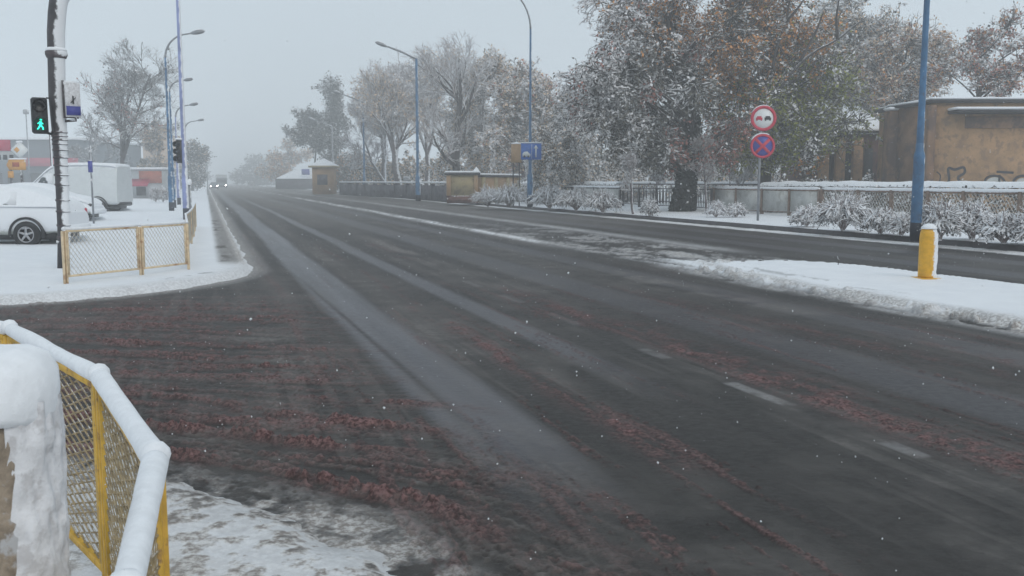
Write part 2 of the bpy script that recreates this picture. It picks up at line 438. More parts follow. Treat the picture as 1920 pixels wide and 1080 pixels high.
def build_ground(right):
    tr = np.concatenate([np.linspace(-1.3, -0.62, 30)[:-1], np.linspace(-0.62, 0.62, 920), np.linspace(0.62, 1.3, 30)[1:]])
    ty = np.linspace(1 / 2.9, 1 / 420.0, 640)
    Y = 1 / ty
    YY, RR = np.meshgrid(Y, tr, indexing='ij'); XX = YY * RR
    if right:      # the far carriageway and pavement on a grid that follows the kerb
        uu = [-6.0]
        while uu[-1] < 430: uu.append(uu[-1] + max(.07, .0045 * max(uu[-1], 0) + .00022 * max(uu[-1], 0) ** 2))
        vv = np.concatenate([np.arange(12.3, KERB_V - .1, .06), [KERB_V - .06, KERB_V + .0, KERB_V + .04, KERB_V + .08, KERB_V + .14], np.arange(KERB_V + .22, KERB_V + 6, .11), np.linspace(KERB_V + 6.3, 75, 60)])
        u, v = np.meshgrid(np.array(uu), vv, indexing='ij')
        XX = -u * math.sin(TH) + v * math.cos(TH); YY = u * math.cos(TH) + v * math.sin(TH)
    else:
        u = -XX * math.sin(TH) + YY * math.cos(TH); v = XX * math.cos(TH) + YY * math.sin(TH)
    # gentle wander so that nothing runs ruler-straight
    vw = v + 0.10 * (fbm(u, v * 0.2, 0.13, 2, 40) - 0.5) * np.clip(u / 12, 0, 3)
    near = sm(-u, -30, -8)                      # 1 near the camera, 0 beyond 30 m
    # ---------------- slush in the junction, rows bent round the near corner
    r = np.hypot(u - FC[0], v - FC[1]); ang = np.arctan2(v - FC[1], u - FC[0])
    arc = ang * 6.5
    rr = r + 1.3 * (fbm(arc, r, 0.28, 3, 5) - 0.5) + .085 * (arc - 4.0) * sm(r, 5.2, 7.5)
    rows = fbm(rr * 2.6, arc * 0.45, 1.0, 4, 11)
    streak = fbm(rr * 10.0, arc * .75, 1.0, 4, 12, .6); streak2 = fbm(rr * 24.0, arc * 1.8, 1.0, 3, 14, .6)
    clump = fbm(u, v, 7.0, 4, 21, 0.6)
    fine = fbm(u, v, 26.0, 3, 31, 0.65)
    J = sm(v, 1.9, 0.6) * sm(u, 15.5, 12.5) * sm(v, -16, -12) * (s_fore(u, v) < 0.15)
    J = J * sm(r, 3.9, 4.6)
    J = np.maximum(J, sm(v, 2.0, 1.2) * sm(u, 6.5, 4.5) * sm(r, 4.0, 4.5) * (u > 0))
    sj = J * sm(streak * .55 + streak2 * .2 + clump * .25, 0.465, 0.565) * sm(fbm(rr * 1.3, arc * .5, 1.0, 3, 25), .30, .48) * (0.45 + 0.55 * sm(rows, 0.45, 0.6)) * sm(fine, .25, .5)
    ridges = 0
    for (rc, wd, a0, a1, amp) in ((4.72, .09, .25, 1.35, 1.0), (5.28, .10, .35, 1.15, 1.0), (5.75, .06, .15, .9, .8), (6.35, .08, -.3, .85, .7),
                                  (7.2, .09, -.5, .6, .6), (8.3, .10, -.6, .5, .55), (9.5, .11, -.6, .45, .5), (10.6, .11, -.6, .4, .4)):
        gate = sm(ang, a0 - .12, a0 + .1) * sm(-ang, -a1 - .12, -a1 + .1)
        ridges = ridges + amp * gauss(r + (rr - r) * (.45 + .11 * (rc * 7 % 5)), rc, wd) * gate * sm(fbm(arc, r, 1.1, 3, int(rc * 10)), 0.30, 0.62)
    ridges = ridges * sm(clump * .5 + streak2 * .5, 0.30, 0.48)
    for k_ in range(9):      # thin curved drag lines thrown off by turning wheels
        rc_ = 4.95 + .62 * k_ + .2 * math.sin(k_ * 5.1)
        ridges = ridges + .5 * J * gauss(rr + .22 * (fbm(arc * .6, r * .2, 1.0, 3, 430 + k_) - .5), rc_, .035 + .012 * (k_ % 3)) * sm(fbm(arc * 1.1, r * 0 + k_, 1.0, 4, 400 + k_), .44, .60)
    sj = np.clip(sj * 0.8 + ridges, 0, 1)
    # ---------------- slush lines thrown up between the wheel tracks
    sl_ = 0
    for (vc, wd, u0, u1, amp, sd_) in ((2.52, .11, 4.8, 11.5, 1.0, 1), (2.62, .05, 9, 24, .5, 2), (4.22, .17, 2.5, 13.2, .95, 3), (4.5, .25, 3, 9.5, .55, 9),
                                       (6.15, .22, 2, 9.2, .55, 4), (6.75, .15, 2, 8.0, .5, 5), (7.55, .12, 2, 8.5, .35, 6),
                                       (1.02, .07, 12, 30, .4, 7), (4.0, .12, 19, 24, .5, 8), (6.0, .16, 9.0, 13, .30, 10)):
        vv = vw + 0.12 * (fbm(u, v * 0.1, 0.5, 2, 60 + sd_) - 0.5)
        sl_ = sl_ + amp * gauss(vv, vc, wd) * sm(u, u0 - .8, u0 + .4) * sm(-u, -u1 - 1, -u1 + .8) * sm(fbm(u * 0.8, v * 3, 1.0, 4, 70 + sd_), 0.34, 0.58)
    sl_ = np.clip(sl_, 0, 1) * sm(clump, 0.30, 0.60)
    sj = sj * (1 - .5 * sm(r, 4.9, 4.5) * (1 - .9 * np.clip(ridges, 0, 1)))
    bits = fbm(u, v, 13.0, 3, 27, .7)
    slush = np.clip(np.maximum(sj * 1.1, sl_ * 1.0), 0, 1) * (.45 + .55 * sm(bits, .38, .52))
    lines = sm(fbm(u * .55, v * 13, 1.0, 4, 28, .6) * .7 + fine * .3, .54, .66) * sm(fbm(u * .25, v * 1.9, 1.0, 4, 26), .44, .60) * (v > .8) * (v < 7.8) * sm(-u, -18, -9)
    slush = np.maximum(slush, .55 * lines)
    crumb = J * sm(fine * .3 + streak2 * .35 + streak * .35, .46, .60)
    # ---------------- wet wheel tracks
    wet = 0.62 * sm(np.abs(vw - 1.72 + .06 * (fbm(u * .5, v * 8, 1, 3, 88) - .5)), .40, .24) * (.70 + .5 * (fbm(u * .4, v * 7, 1, 4, 87) - .3)) * sm(u, 3.6, 6.0)
    wet = np.maximum(wet, 0.42 * sm(np.abs(vw - 3.22 + .06 * (fbm(u * .5, v * 8, 1, 3, 89) - .5)), .22, .10) * sm(u, 5.5, 8.5))
    wet = np.maximum(wet, 0.25 * sm(np.abs(vw - 5.35), .5, .25)); wet = np.maximum(wet, 0.25 * sm(np.abs(vw - 7.0), .4, .2))
    wet = np.maximum(wet, 0.3 * sm(np.abs(vw - 13.2), .5, .25) * (v > 12)); wet = np.maximum(wet, 0.3 * sm(np.abs(vw - 15.2), .5, .25))
    # a thin groove of bare asphalt and slush within the first track, as in the photo
    groove = gauss(vw, 1.56 - 0.012 * (u - 8), .035) * sm(u, 5, 7) * sm(-u, -17, -13)
    wet = wet * (1 - 0.8 * groove)
    wet = wet * (1 - slush)
    # ---------------- thin grey film
    gn = fbm(u * 0.35, v * 2.2, 1.0, 5, 90)
    g2 = fbm(u, v, 3.0, 5, 95, .6)
    grey = 0.34 * sm(gn, 0.38, 0.66) * sm(g2, 0.3, 0.65) * (1 - 0.8 * wet)
    grey = grey + .30 * sm(fbm(u * .4, v * 12, 1.0, 5, 97, .65), .50, .62) * (1 - .7 * wet) * sm(fbm(u * .3, v * 1.5, 1.0, 3, 98), .36, .6) + .45 * crumb + 0.35 * gauss(vw, 2.35, .22) * sm(u, 7, 12) + 0.25 * gauss(vw, .95, .18) * sm(u, 10, 13)
    grey = grey + 0.95 * gauss(vw, 4.28, .20) * sm(u, 14.5, 17) * sm(-u, -30, -22) * sm(gn, .2, .5)
    grey = grey + 0.45 * gauss(vw, 4.5, .8) * sm(u, 22, 40)
    grey = grey + 0.30 * gauss(vw, 6.2, .5) * sm(u, 10, 14) * sm(g2, .3, .6)
    grey = grey + 0.55 * gauss(vw, 6.9, .35) * sm(u, 8.0, 10) * sm(-u, -17, -13) * sm(g2, .3, .55)
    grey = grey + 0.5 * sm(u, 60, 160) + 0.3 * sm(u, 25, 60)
    grey = grey + 0.35 * sm(np.abs(v - 14.6), 3.6, 2.2) * sm(u, 22, 40)
    # ---------------- snow left on the road
    sn = fbm(u * 0.6, v, 1.6, 5, 120, .6); sn2 = fbm(u, v, 9, 4, 130, .65)
    taper = sm(vw, 8.0, 8.6) * sm(-vw, -11.7, -10.9)
    tongue = sm(vw + .5 * (sn - .5), 8.0, 8.6) * sm(-vw, -11.7, -10.9) * sm(-u - 5.0 * (fbm(u * .5, v * 4, 1, 4, 141) - .5) - .55 * (v - 8.3), -18.2, -15.4) * (u > 9)
    spread = taper * sm(-u, -40, -17) * sm(sn * .6 + sn2 * .4, 0.44, 0.66) * (u > 9) * 0.75
    row1 = gauss(vw, 8.35, .26) * sm(u, 19, 24) * (0.42 + .7 * sm(fbm(u * .5, v * 5, 1, 4, 140), .35, .6)) * (1 - 0.55 * sm(u, 60, 120))
    row2 = gauss(vw, 11.6, .35) * sm(u, 17, 20) * (.15 + .6 * sn) * (1 - 0.4 * sm(u, 40, 80))
    gut = sm(np.abs(v + .12 * (sn - .5) - (KERB_V - .55)), .46, .30) * (0.55 + .6 * sm(sn2 * .5 + sn * .5, .35, .5)) * (1 - .5 * sm(u, 60, 110))
    lip = sm(-s_isle(u, v), .55, 0.0) * (u > -5) * sm(sn2 * .4 + fbm(u * .7, v * 5, 1, 4, 142) * .6, .36, .54) * (v < 10.5)
    lip = np.maximum(lip, .5 * gauss(vw, 8.0, .10) * (u < 14) * sm(sn, .42, .6))
    # margin beside the left pavement
    mg = sm(v, .95, .75) * (v > -.6) * (u > 15) * (0.35 + 0.5 * gauss(v, .62, .10) * 2)
    sfar = np.clip(np.maximum.reduce([tongue, spread, row1, row2, gut, lip]), 0, 1)
    isle_edge = s_left(u, v)
    mask_l = sm(isle_edge, -.45, 0.0) * (0.6 + .8 * (sn2 - .5)) * (u > 12.5)
    fe = s_fore(u, v); mask_f = sm(fe + .3 * (sn - .5), -0.30, 0.05) * sm(sn2 * .6 + sn * .4, .40, .62) * (u < 7.5)
    snow = np.clip(np.maximum.reduce([sfar, mask_l * .9, mask_f * .8]), 0, 1)
    # lane dashes half-hidden by slush: thin snow-filled paint marks
    dash = 0
    for (a, b_, am) in ((7.5, 8.0, .30), (5.45, 6.42, .62), (4.28, 4.62, .42)):
        dash = dash + .52 * am * sm(np.abs(v - 3.93 + .03 * (fbm(u, v, 4, 3, 165) - .5)), .070, .045) * sm(u, a - .03, a + .05) * sm(-u, -b_ - .05, -b_ + .03) * sm(fbm(u, v, 3, 4, 160), .30, .55)
    for a in np.arange(9.6, 14, 2.0):
        dash = dash + .08 * sm(np.abs(v - 3.93), .070, .045) * sm(u, a - .03, a + .05) * sm(-u, -a - .95, -a - .87)
    # ---------------- heights
    hr = crumb * .011 * (.4 + fine) + slush * (0.004 + 0.026 * clump * (0.4 + 1.2 * fine) + 0.034 * np.clip(sj * ridges, 0, 1) * (fine + .4)) + 0.004 * grey * g2
    hr = hr + 0.05 * tongue * (.6 + .5 * sn2) + 0.03 * row1 * sn2 + .02 * spread * sn2 + lip * (.03 * sn2 + .07 * sm(vnoise(u * 7, v * 7, 9), .55, .8)) + 0.03 * gut * sn2
    z_road = np.maximum(hr, 0)
    dirty_r = np.clip(.35 + 1.2 * (sn2 - .4) + .7 * (mask_f > .2) + .5 * (mask_l > .2) + .4 * spread + .5 * sm(lip, .2, .8) - .8 * tongue, 0, 1)
    # ---------------- snow sheets
    wobf = 0.45 * (fbm(u, v, 2.2, 4, 205) - .5)
    wob = 0.18 * (fbm(u, v, 1.1, 3, 200) - .5) + 0.10 * (fbm(u, v, 5, 3, 210) - .5)
    lump = 0.055 * (fbm(u, v, 0.9, 3, 220) - .5) + .008 * fbm(u, v, 6, 3, 230)
    def sheet(s, H, dirty, snowm, rough=0.0, wd=.16):
        s = s + wob
        z = -0.03 + (H + 0.03) * sm(s, -.10, wd) + lump * sm(s, 0, .3) + rough * sm(s, -.1, .2)
        return s, z, dirty, snowm
    sheets = {}
    cr = fbm(u, v, 10, 5, 240, .62)
    foot = fbm(u, v, 2.2, 3, 260)
    s0 = s_fore(u, v) + wobf
    dirtyf = np.clip(sm(cr, .46, .62) * .9 * sm(s0, 2.2, .2) + .25, 0, 1)
    snowf = np.clip(.70 + .6 * (cr - .42) + .4 * sm(s0, .1, .8) - .9 * sm(cr, .58, .72) * sm(s0, 1.3, .1), 0, 1)
    sheets['near_pavement'] = (sheet(s0, .05, dirtyf, snowf, 0.022 * (cr - .3), .45), (u < 12) & (v < 2.5))
    s1 = s_left(u, v)
    strip = sm(v, .10, .28) * sm(u, 17.0, 18.5) * sm(-(v), -.72, -.60) * (0.78 + .3 * (sn2 - .5))
    rim = np.clip(gauss(v, .60, .07) * (u > 17), 0, 1)
    dl = np.clip(sm(s1, .55, .05) * .55 * (1 - .6 * sn) + strip * .8, 0, 1)
    sl2 = np.clip(1 - strip * .85 + rim * .6 - .8 * sm(fbm(u * 1.5, v * 1.5, 1.0, 4, 280), .60, .66) * gauss(s1, .42, .10), 0, 1)
    sheets['left_pavement'] = (sheet(s1, .11, dl, sl2), (u > 12) & (v < 2.5))
    s2 = s_isle(u, v) + .30 * (fbm(u * .8, v * 2.5, 1, 4, 206) - .5) * (v < 10.6) - .25 * sm(u, 13.2, 15.5)
    sheets['median_island'] = (sheet(s2, .10, .85 * sm(s2 + .3 * (sn - .5), .28, .0) * (v < 10), np.ones_like(u) - .5 * sm(fbm(u * 1.2, v * 3, 1.3, 4, 300), .62, .68) * gauss(s2, .55, .15) * (v < 10)), (v > 7.5) & (v < 12.5) & (u < 17))
    s3 = v - KERB_V - .07
    z3 = .148 + 0.02 * (fbm(u, v, .8, 3, 320)) + .12 * sm(v, 20, 26) * (fbm(u, v, .35, 3, 330)) - .16 * sm(s3, .0, -.06)
    sheets['right_pavement'] = ((s3, z3, .12 * sm(cr, .5, .7), np.ones_like(u)), (v > KERB_V - .3))
    n_r, n_c = u.shape
    idx = np.arange(n_r * n_c).reshape(n_r, n_c)
    Q = np.stack([idx[:-1, :-1], idx[:-1, 1:], idx[1:, 1:], idx[1:, :-1]], -1)
    def cellmax(a): return np.maximum.reduce([a[:-1, :-1], a[:-1, 1:], a[1:, 1:], a[1:, :-1]])
    def emit(name, z, sel, atts, **props):
        q = Q[sel].reshape(-1, 4)
        used = np.unique(q); remap = np.full(n_r * n_c, -1, np.int64); remap[used] = np.arange(len(used))
        V = np.stack([XX, YY, z], -1).reshape(-1, 3)[used]
        me = new_mesh(name, V, remap[q], smooth=True)
        for k, a in atts.items():
            at = me.attributes.new(k, 'FLOAT', 'POINT')
            at.data.foreach_set('value', np.clip(a, 0, 1).reshape(-1)[used].astype(np.float32))
        link(name, me, 'ground', kind='structure', **props)
    covered = np.zeros((n_r - 1, n_c - 1), bool)
    if right: sheets = {'right_pavement': sheets['right_pavement']}
    else:
        sheets.pop('right_pavement'); covered |= cellmax(-v) < -12.42
        z_road = z_road - .004 * (v > 12.27)
    for name, ((s, z, dt, sw), box) in sheets.items():
        inside = cellmax(np.where(box, s, -9)) > -.10
        if name == 'right_pavement': inside = cellmax(np.where(box, s, -9)) > -.12
        deep = -cellmax(-np.where(box, s, -9)) > .25
        covered |= deep
        emit(name, z, inside, dict(snow=sw, dirty=dt + 0 * u, slush=np.zeros_like(u), grey=np.where(sw < .99, .8, 0.) + 0 * u, wet=0 * u))
    snow2 = np.clip(snow + .8 * dash, 0, 1)
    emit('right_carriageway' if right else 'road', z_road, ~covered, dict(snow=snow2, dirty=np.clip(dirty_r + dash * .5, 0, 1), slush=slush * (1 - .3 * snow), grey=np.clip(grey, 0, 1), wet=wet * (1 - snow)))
build_ground(False)
build_ground(True)

# wide base sheets beyond and around the detailed surface
g = MB(); g.box((0, 250, -0.55), (1230, 888, 1.0)); g.build('ground', 'snow', kind='structure')
rb = MB()
def flat_quad(mb, pts, z):
    mb.add([(p.x, p.y, z) for p in pts], [(0, 1, 2, 3)])
flat_quad(rb, [W(-60, .9), W(-60, KERB_V), W(620, KERB_V), W(620, .9)], -0.036)
flat_quad(rb, [W(6.3, -60), W(6.3, .95), W(13.2, .95), W(13.2, -60)], -0.040)
def flat_attr_material():
    m, nt, b = nodes_of('far_road_surface')
    p = wpos(nt)
    c = mixc(nt, mapr(nt, noise(nt, .5, 5, .6, p), .35, .65), (0.07, .069, .07), (.16, .157, .157))
    nt.links.new(c, b.inputs['Base Color']); b.inputs['Roughness'].default_value = .6
    return m
rb.build('road', flat_attr_material(), kind='structure')

# kerb along the right-hand carriageway, its dark face towards the road
kb = MB()
us = np.arange(2.0, 300, 2.0)
prof = [(-.02, -.05), (-.005, .13), (.02, .142), (.15, .143), (.15, -.05)]
V = []; Q = []
for i, uu in enumerate(us):
    for (a, z) in prof:
        p = W(uu, KERB_V + a + .01 * math.sin(uu * .3), z); V.append((p.x, p.y, p.z))
n = len(prof)
for i in range(len(us) - 1):
    for j in range(n - 1):
        Q.append((i * n + j, (i + 1) * n + j, (i + 1) * n + j + 1, i * n + j + 1))
kb.add(V, Q); kb.build('kerb', 'asphalt_dark', kind='structure')

# ------------------------------------------------------------------ fences of the near street corners
def wire_mesh(mb, A, B, z0, z1, pitch, r, depth=0.012):
    """diamond netting between two feet A and B, from z0 to z1"""
    A = np.array(A[:2]); B = np.array(B[:2]); L = np.linalg.norm(B - A); H = z1 - z0
    d = (B - A) / L; nrm = np.array([-d[1], d[0]])
    P = []
    slope = .30 if pitch > .12 and r < .005 else 1.3
    for sgn in (1, -1):
        x = -H / slope
        while x < L + H / slope:
            # line from (x,0) rising to (x+H/slope,H) for sgn 1; mirrored for -1
            a0, a1 = (x, x + H / slope); za, zb = (0, H) if sgn == 1 else (H, 0)
            t0 = max(0, (0 - a0) / (a1 - a0)); t1 = min(1, (L - a0) / (a1 - a0))
            if t1 - t0 > 0.01:
                K = 3
                ts = np.linspace(t0, t1, K); xs = a0 + (a1 - a0) * ts; zs = za + (zb - za) * ts
                off = nrm * sgn * depth * .15
                P.append(np.stack([A[0] + d[0] * xs + off[0], A[1] + d[1] * xs + off[1], z0 + zs], 1))
            x += pitch
    P = np.array(P); V, Qd = tube_arrays(P, np.full(P.shape[:2], r), 4)
    mb.add(V, Qd)
def lumpy_tube(mb, pts, r, seed, S=12, amp=.12, step=.05, flat=1.0):
    pts = [np.array(p, float) for p in pts]
    out = []
    for a, b_ in zip(pts[:-1], pts[1:]):
        n_ = max(2, int(np.linalg.norm(b_ - a) / step))
        for k in range(n_): out.append(a + (b_ - a) * k / n_)
    out.append(pts[-1]); out = np.array(out); K = len(out)
    q = np.arange(K) * step
    rad = r * (1 + amp * 2 * (fbm(q, q * 0 + seed, 2.5, 3, seed) - .5))
    rad[0] *= .55; rad[-1] *= .55
    mb.tube(out, rad, S)

def corner_fence(name, label, posts, zf, ztop, zbot, post_w, mat_p, mat_w, pitch, wr, snow_r, extra_posts=True, tall=0.0):
    base = thing(name, label, 'fence', (posts[0][0], posts[0][1], zf))
    inv = np.array([posts[0][0], posts[0][1], zf])
    L = lambda x, y, z: (x - inv[0], y - inv[1], z - inv[2])
    for i, (x, y) in enumerate(posts):
        b = MB()
        j = min(i + 1, len(posts) - 1); k = max(i - 1, 0)
        ang = math.atan2(posts[j][1] - posts[k][1], posts[j][0] - posts[k][0])
        # open T-profile post: two flanges and a web
        c = L(x, y, (zf + ztop) / 2 + .0)
        dx, dy = math.cos(ang), math.sin(ang)
        hgt = ztop - zf + tall
        for sgn in (-1, 1):
            b.box((c[0] + sgn * dx * post_w * .32, c[1] + sgn * dy * post_w * .32, c[2] - .01), (post_w * .28, post_w * .55, hgt), ang, .003)
        b.box((c[0] - dy * post_w * .18, c[1] + dx * post_w * .18, c[2] - .012), (post_w * .36, post_w * .12, hgt - .01), ang)
        b.build('post', mat_p, base)
    for i in range(len(posts) - 1):
        (x0, y0), (x1, y1) = posts[i], posts[i + 1]
        ang = math.atan2(y1 - y0, x1 - x0); Ln = math.hypot(x1 - x0, y1 - y0)
        dx, dy = math.cos(ang), math.sin(ang); g_ = post_w * .6
        cx, cy = (x0 + x1) / 2, (y0 + y1) / 2
        fr = MB(); fw = post_w * .42
        for z in (ztop - fw / 2, zbot + fw / 2):
            c = L(cx, cy, z); fr.box(c, (Ln - 2 * g_, fw * .9, fw), ang, .002)
        for sgn in (-1, 1):
            c = L(cx + sgn * dx * (Ln / 2 - g_ - fw / 2), cy + sgn * dy * (Ln / 2 - g_ - fw / 2), (ztop + zbot) / 2)
            fr.box(c, (fw * .9, fw * .8, ztop - zbot - 2 * fw - .002), ang)
        fr.build('panel_frame', mat_p, base)
        w = MB()
        A = L(x0 + dx * (g_ + fw), y0 + dy * (g_ + fw), 0); B = L(x1 - dx * (g_ + fw), y1 - dy * (g_ + fw), 0)
        wire_mesh(w, A, B, zbot + fw - zf, ztop - fw - zf, pitch, wr)
        w.build('wire_netting', mat_w, base)
        if snow_r:
            s = MB()
            up = snow_r * .75
            a = L(x0 + dx * .02, y0 + dy * .02, ztop + up); b_ = L(x1 - dx * .02, y1 - dy * .02, ztop + up)
            lumpy_tube(s, [a, b_], snow_r, 3 + i, 14, .24, .02 if snow_r > .03 and Ln < 3 else .15)
            s.build('snow_cap', 'snow', base, smooth=True)
    if snow_r:
        for (x, y) in posts:
            s = MB(); c = L(x, y, ztop + snow_r * 1.0)
            rr_ = snow_r * 1.22
            s.lathe([(0.001, -rr_ * .9), (rr_ * .8, -rr_ * .6), (rr_, 0), (rr_ * .93, rr_ * .4), (rr_ * .55, rr_ * .85), (0.001, rr_)], c, 14)
            s.build('post_snow_cap', 'snow', base, smooth=True)
    return base

ZT = 0.90
pf = [gp(-330, 560, ZT), gp(18, 618, ZT), gp(186, 706, ZT), gp(292, 862, ZT), gp(236, 1120, ZT), (-0.55, 0.75)]
corner_fence('pedestrian_fence', 'yellow steel netting fence with thick snow on its rails in the near left corner', pf, .07, ZT - .02, .15, 0.072, 'yellow', 'wire', .135, .0040, .031)

pl_ = [gp(124, 533, .1), gp(266, 517, .1), gp(354, 506, .1)]
pl_ += [tuple(W(21.0, -.42)[:2]), tuple(W(23.6, -.36)[:2]), tuple(W(26.5, -.34)[:2]), tuple(W(29.4, -.34)[:2]), tuple(W(32.3, -.34)[:2])]
corner_fence('pedestrian_fence', 'pale yellow netting fence bending round the snowy far corner beside the dark mast', pl_, .05, .89, .20, .072, 'yellow_pale', 'wire_pale', .07, .0045, .022)

# snow-plastered round post at the left edge
pc = dp(-16, 700, 1.75)
post = thing('round_post', 'thick round gritty post with tall snow cap and snow plastered down its right side', 'post', (pc.x, pc.y, .05))
b = MB(); b.lathe([(.001, 0), (.098, 0), (.10, .03), (.10, 1.06), (.094, 1.10), (.001, 1.11)], (0, 0, 0), 40)
b.build('shaft', 'gravel', post, smooth=True)
# plaster: a rough half shell
V = []; Q = []; nz, na = 90, 60
for k in range(nz):
    for j in range(na):
        a = math.radians(-52 + 140 * j / (na - 1)); z = .02 + 1.12 * k / (nz - 1)
        e = min(j, na - 1 - j) / (na / 2.0)
        th_ = .016 * min(1, e * 2.2) * (.5 + 1.0 * vnoise(np.array(j * .35), np.array(k * .30), 3)) + .004 * vnoise(np.array(j * .9), np.array(k * .9), 8) - .003
        rad = .099 + th_
        V.append((rad * math.cos(a), rad * math.sin(a), z))
for k in range(nz - 1):
    for j in range(na - 1):
        a0 = k * na + j; Q.append((a0, a0 + 1, a0 + na + 1, a0 + na))
link('plastered_snow', new_mesh('plastered_snow', V, Q, smooth=True), 'snow_plaster', post)
b = MB(); S_ = 40; V = []; Q = []
prof = [(.085, 1.105), (.102, 1.098), (.111, 1.115), (.114, 1.15), (.111, 1.185), (.096, 1.215), (.065, 1.232), (.03, 1.238), (.001, 1.239)]
b.lathe(prof, (0.004, 0, 0), S_)
cm = b.mesh('snow_cap', True)
for v_ in cm.vertices:
    nn = float(vnoise(np.array(v_.co.x * 18 + 5), np.array(v_.co.y * 18 + v_.co.z * 9), 4)) - .5
    v_.co.x *= 1 + .05 * nn; v_.co.y *= 1 + .05 * nn; v_.co.z += .012 * nn
link('snow_cap', cm, 'snow', post)

# ------------------------------------------------------------------ bollard on the island
bx_, by_ = gp(1736, 522, .10)
bo = thing('bollard', 'yellow bollard with snow stuck to its right side on the snowy traffic island', 'bollard', (bx_, by_, .085))
b = MB(); b.box((0, 0, .015), (.34, .34, .03), .2, .01); b.build('base_plate', 'bollard', bo)
b = MB(); b.lathe([(.001, .03), (.118, .03), (.121, .06), (.121, .66), (.112, .74), (.09, .79), (.001, .81)], (0, 0, 0), 28)
b.build('body', 'bollard', bo, smooth=True)
b = MB(); b.lathe([(.05, .79), (.115, .785), (.12, .80), (.09, .84), (.04, .865), (.001, .87)], (.01, 0, 0), 20); b.build('snow_cap', 'snow', bo, smooth=True)
# snow shell on the windward side
V = []; Q = []
for k in range(40):
    for j in range(24):
        a = math.radians(-52 + 108 * j / 23); z = .03 + .75 * k / 39
        e = min(j, 23 - j) / 12.0
        rad = .118 + .030 * min(1, e * 1.8) * (.7 + .6 * float(vnoise(np.array(j * .4), np.array(k * .4), 5)))
        if z > .66: rad *= 1 - (z - .66) * 1.6
        V.append((rad * math.cos(a), rad * math.sin(a), z))
for k in range(39):
    for j in range(23):
        a0 = k * 24 + j; Q.append((a0, a0 + 1, a0 + 25, a0 + 24))
link('windward_snow', new_mesh('windward_snow', V, Q, smooth=True), 'snow', bo)
# little reed sticking out of the snow on the island tip
sx, sy = gp(1571, 497, .10)
st = MB(); st.tube([(0, 0, 0), (.01, 0, .1), (-.01, .01, .19)], [.008, .006, .003], 5); 
o = st.build('dry_stalk', 'twig', loc=(sx, sy, .07)); o['label'] = 'single dry stalk poking out of the snow at the tip of the island'; o['category'] = 'plant'

# ------------------------------------------------------------------ poles and lamps
def blend_arm(h, reach, rise, n=14, rad_c=1.6):
    """points of a pole top that bends over into a nearly level arm (local x is the arm side)"""
    pts = []
    for k in range(n + 1):
        t = k / n * math.radians(80)
        pts.append((rad_c * (1 - math.cos(t)), 0, h + rad_c * math.sin(t)))
    lx, _, lz = pts[-1]
    L_ = reach - lx
    pts.append((lx + L_, 0, lz + L_ * math.tan(math.radians(6 + rise))))
    return pts
def street_lamp(label, loc, rotz, h, reach, paint, r0=.10, r1=.06, foot=2.2, arm_r=1.6, foot_r=None, head=True, ring=None, flat=False, hs=1.0):
    t = thing('street_lamp', label, 'street lamp', loc, rotz, 'street lamps along the road')
    fr = foot_r or r0 * 1.5
    b = MB(); b.lathe([(.001, 0), (fr, 0), (fr, .45), (fr, .451)], (0, 0, 0), 20); b.build('foot', 'dark_base', t, smooth=True)
    b = MB(); b.lathe([(fr * .985, .452), (fr * .97, foot), (fr * .9, foot + .06), (r0 * 1.12, foot + .14), (r0 * 1.12, foot + .30), (r0, foot + .31)], (0, 0, 0), 20)
    b.build('lower_tube', paint, t, smooth=True)
    b = MB()
    if flat:
        arm = [(0, 0, h), (reach * .5, 0, h + reach * .20), (reach, 0, h + reach * .36)]
        b.lathe([(r0, foot + .3), (r1 * 1.1, h * .62), (r1, h)], (0, 0, 0), 14)
    else:
        arm = blend_arm(h, reach, 4, rad_c=arm_r)
        b.lathe([(r0, foot + .3), (r1 * 1.1, h * .62), (r1 * .9, h)], (0, 0, 0), 14)
    b.build('pole', paint, t, smooth=True)
    if ring:
        b = MB(); b.lathe([(r0 * 1.02, ring), (r0 * 1.5, ring + .02), (r0 * 1.5, ring + .12), (r0 * .98, ring + .15)], (0, 0, 0), 16); b.build('collar', 'dark_base', t)
    b = MB(); b.tube(arm, np.linspace(r1 * .9, r1 * .6, len(arm)), 10); b.build('arm', 'galv', t, smooth=True)
    if head:
        e = np.array(arm[-1]); d = e - np.array(arm[-2]); d = d / np.linalg.norm(d)
        s = MB(); pts = [e - d * .1 * hs, e + d * .05 * hs, e + d * .35 * hs, e + d * .7 * hs, e + d * .85 * hs]
        s.tube(pts, np.array([.05, .10, .14, .11, .02]) * (.4 + .6 * hs), 12)
        hm = s.build('lamp_head', 'galv', t, smooth=True)
        for v_ in hm.data.vertices: v_.co.y *= 1.1
        s = MB(); s.tube([e + d * .12 * hs + np.array([0, 0, .09 * hs]), e + d * .4 * hs + np.array([0, 0, .13 * hs]), e + d * .7 * hs + np.array([0, 0, .085 * hs])], [.04, .07, .03], 8); s.build('snow_cap', 'snow', hm, smooth=True)
    return t
def on_px(px, py, z=0.0):
    x, y = gp(px, py, z); return Vector((x, y, z))
RZ = math.pi + TH      # arm towards the road for lamps on the right
l1 = on_px(1716, 452, .15)
street_lamp('tall blue lamp pole behind the yellow bollard, cut off by the top of the photo', l1, RZ, 10.2, 2.2, 'blue_paint', r0=.085, r1=.06, foot=2.05, foot_r=.135, ring=6.0)
l2 = on_px(994, 389, .15)
street_lamp('blue lamp pole carrying the square blue sign, its top bending out of the photo', l2, RZ, hz(60, l2.y), 2.0, 'blue_paint', r0=.10, r1=.06, foot=1.75, foot_r=.17, arm_r=2.4)
l3 = on_px(784, 377, .15)
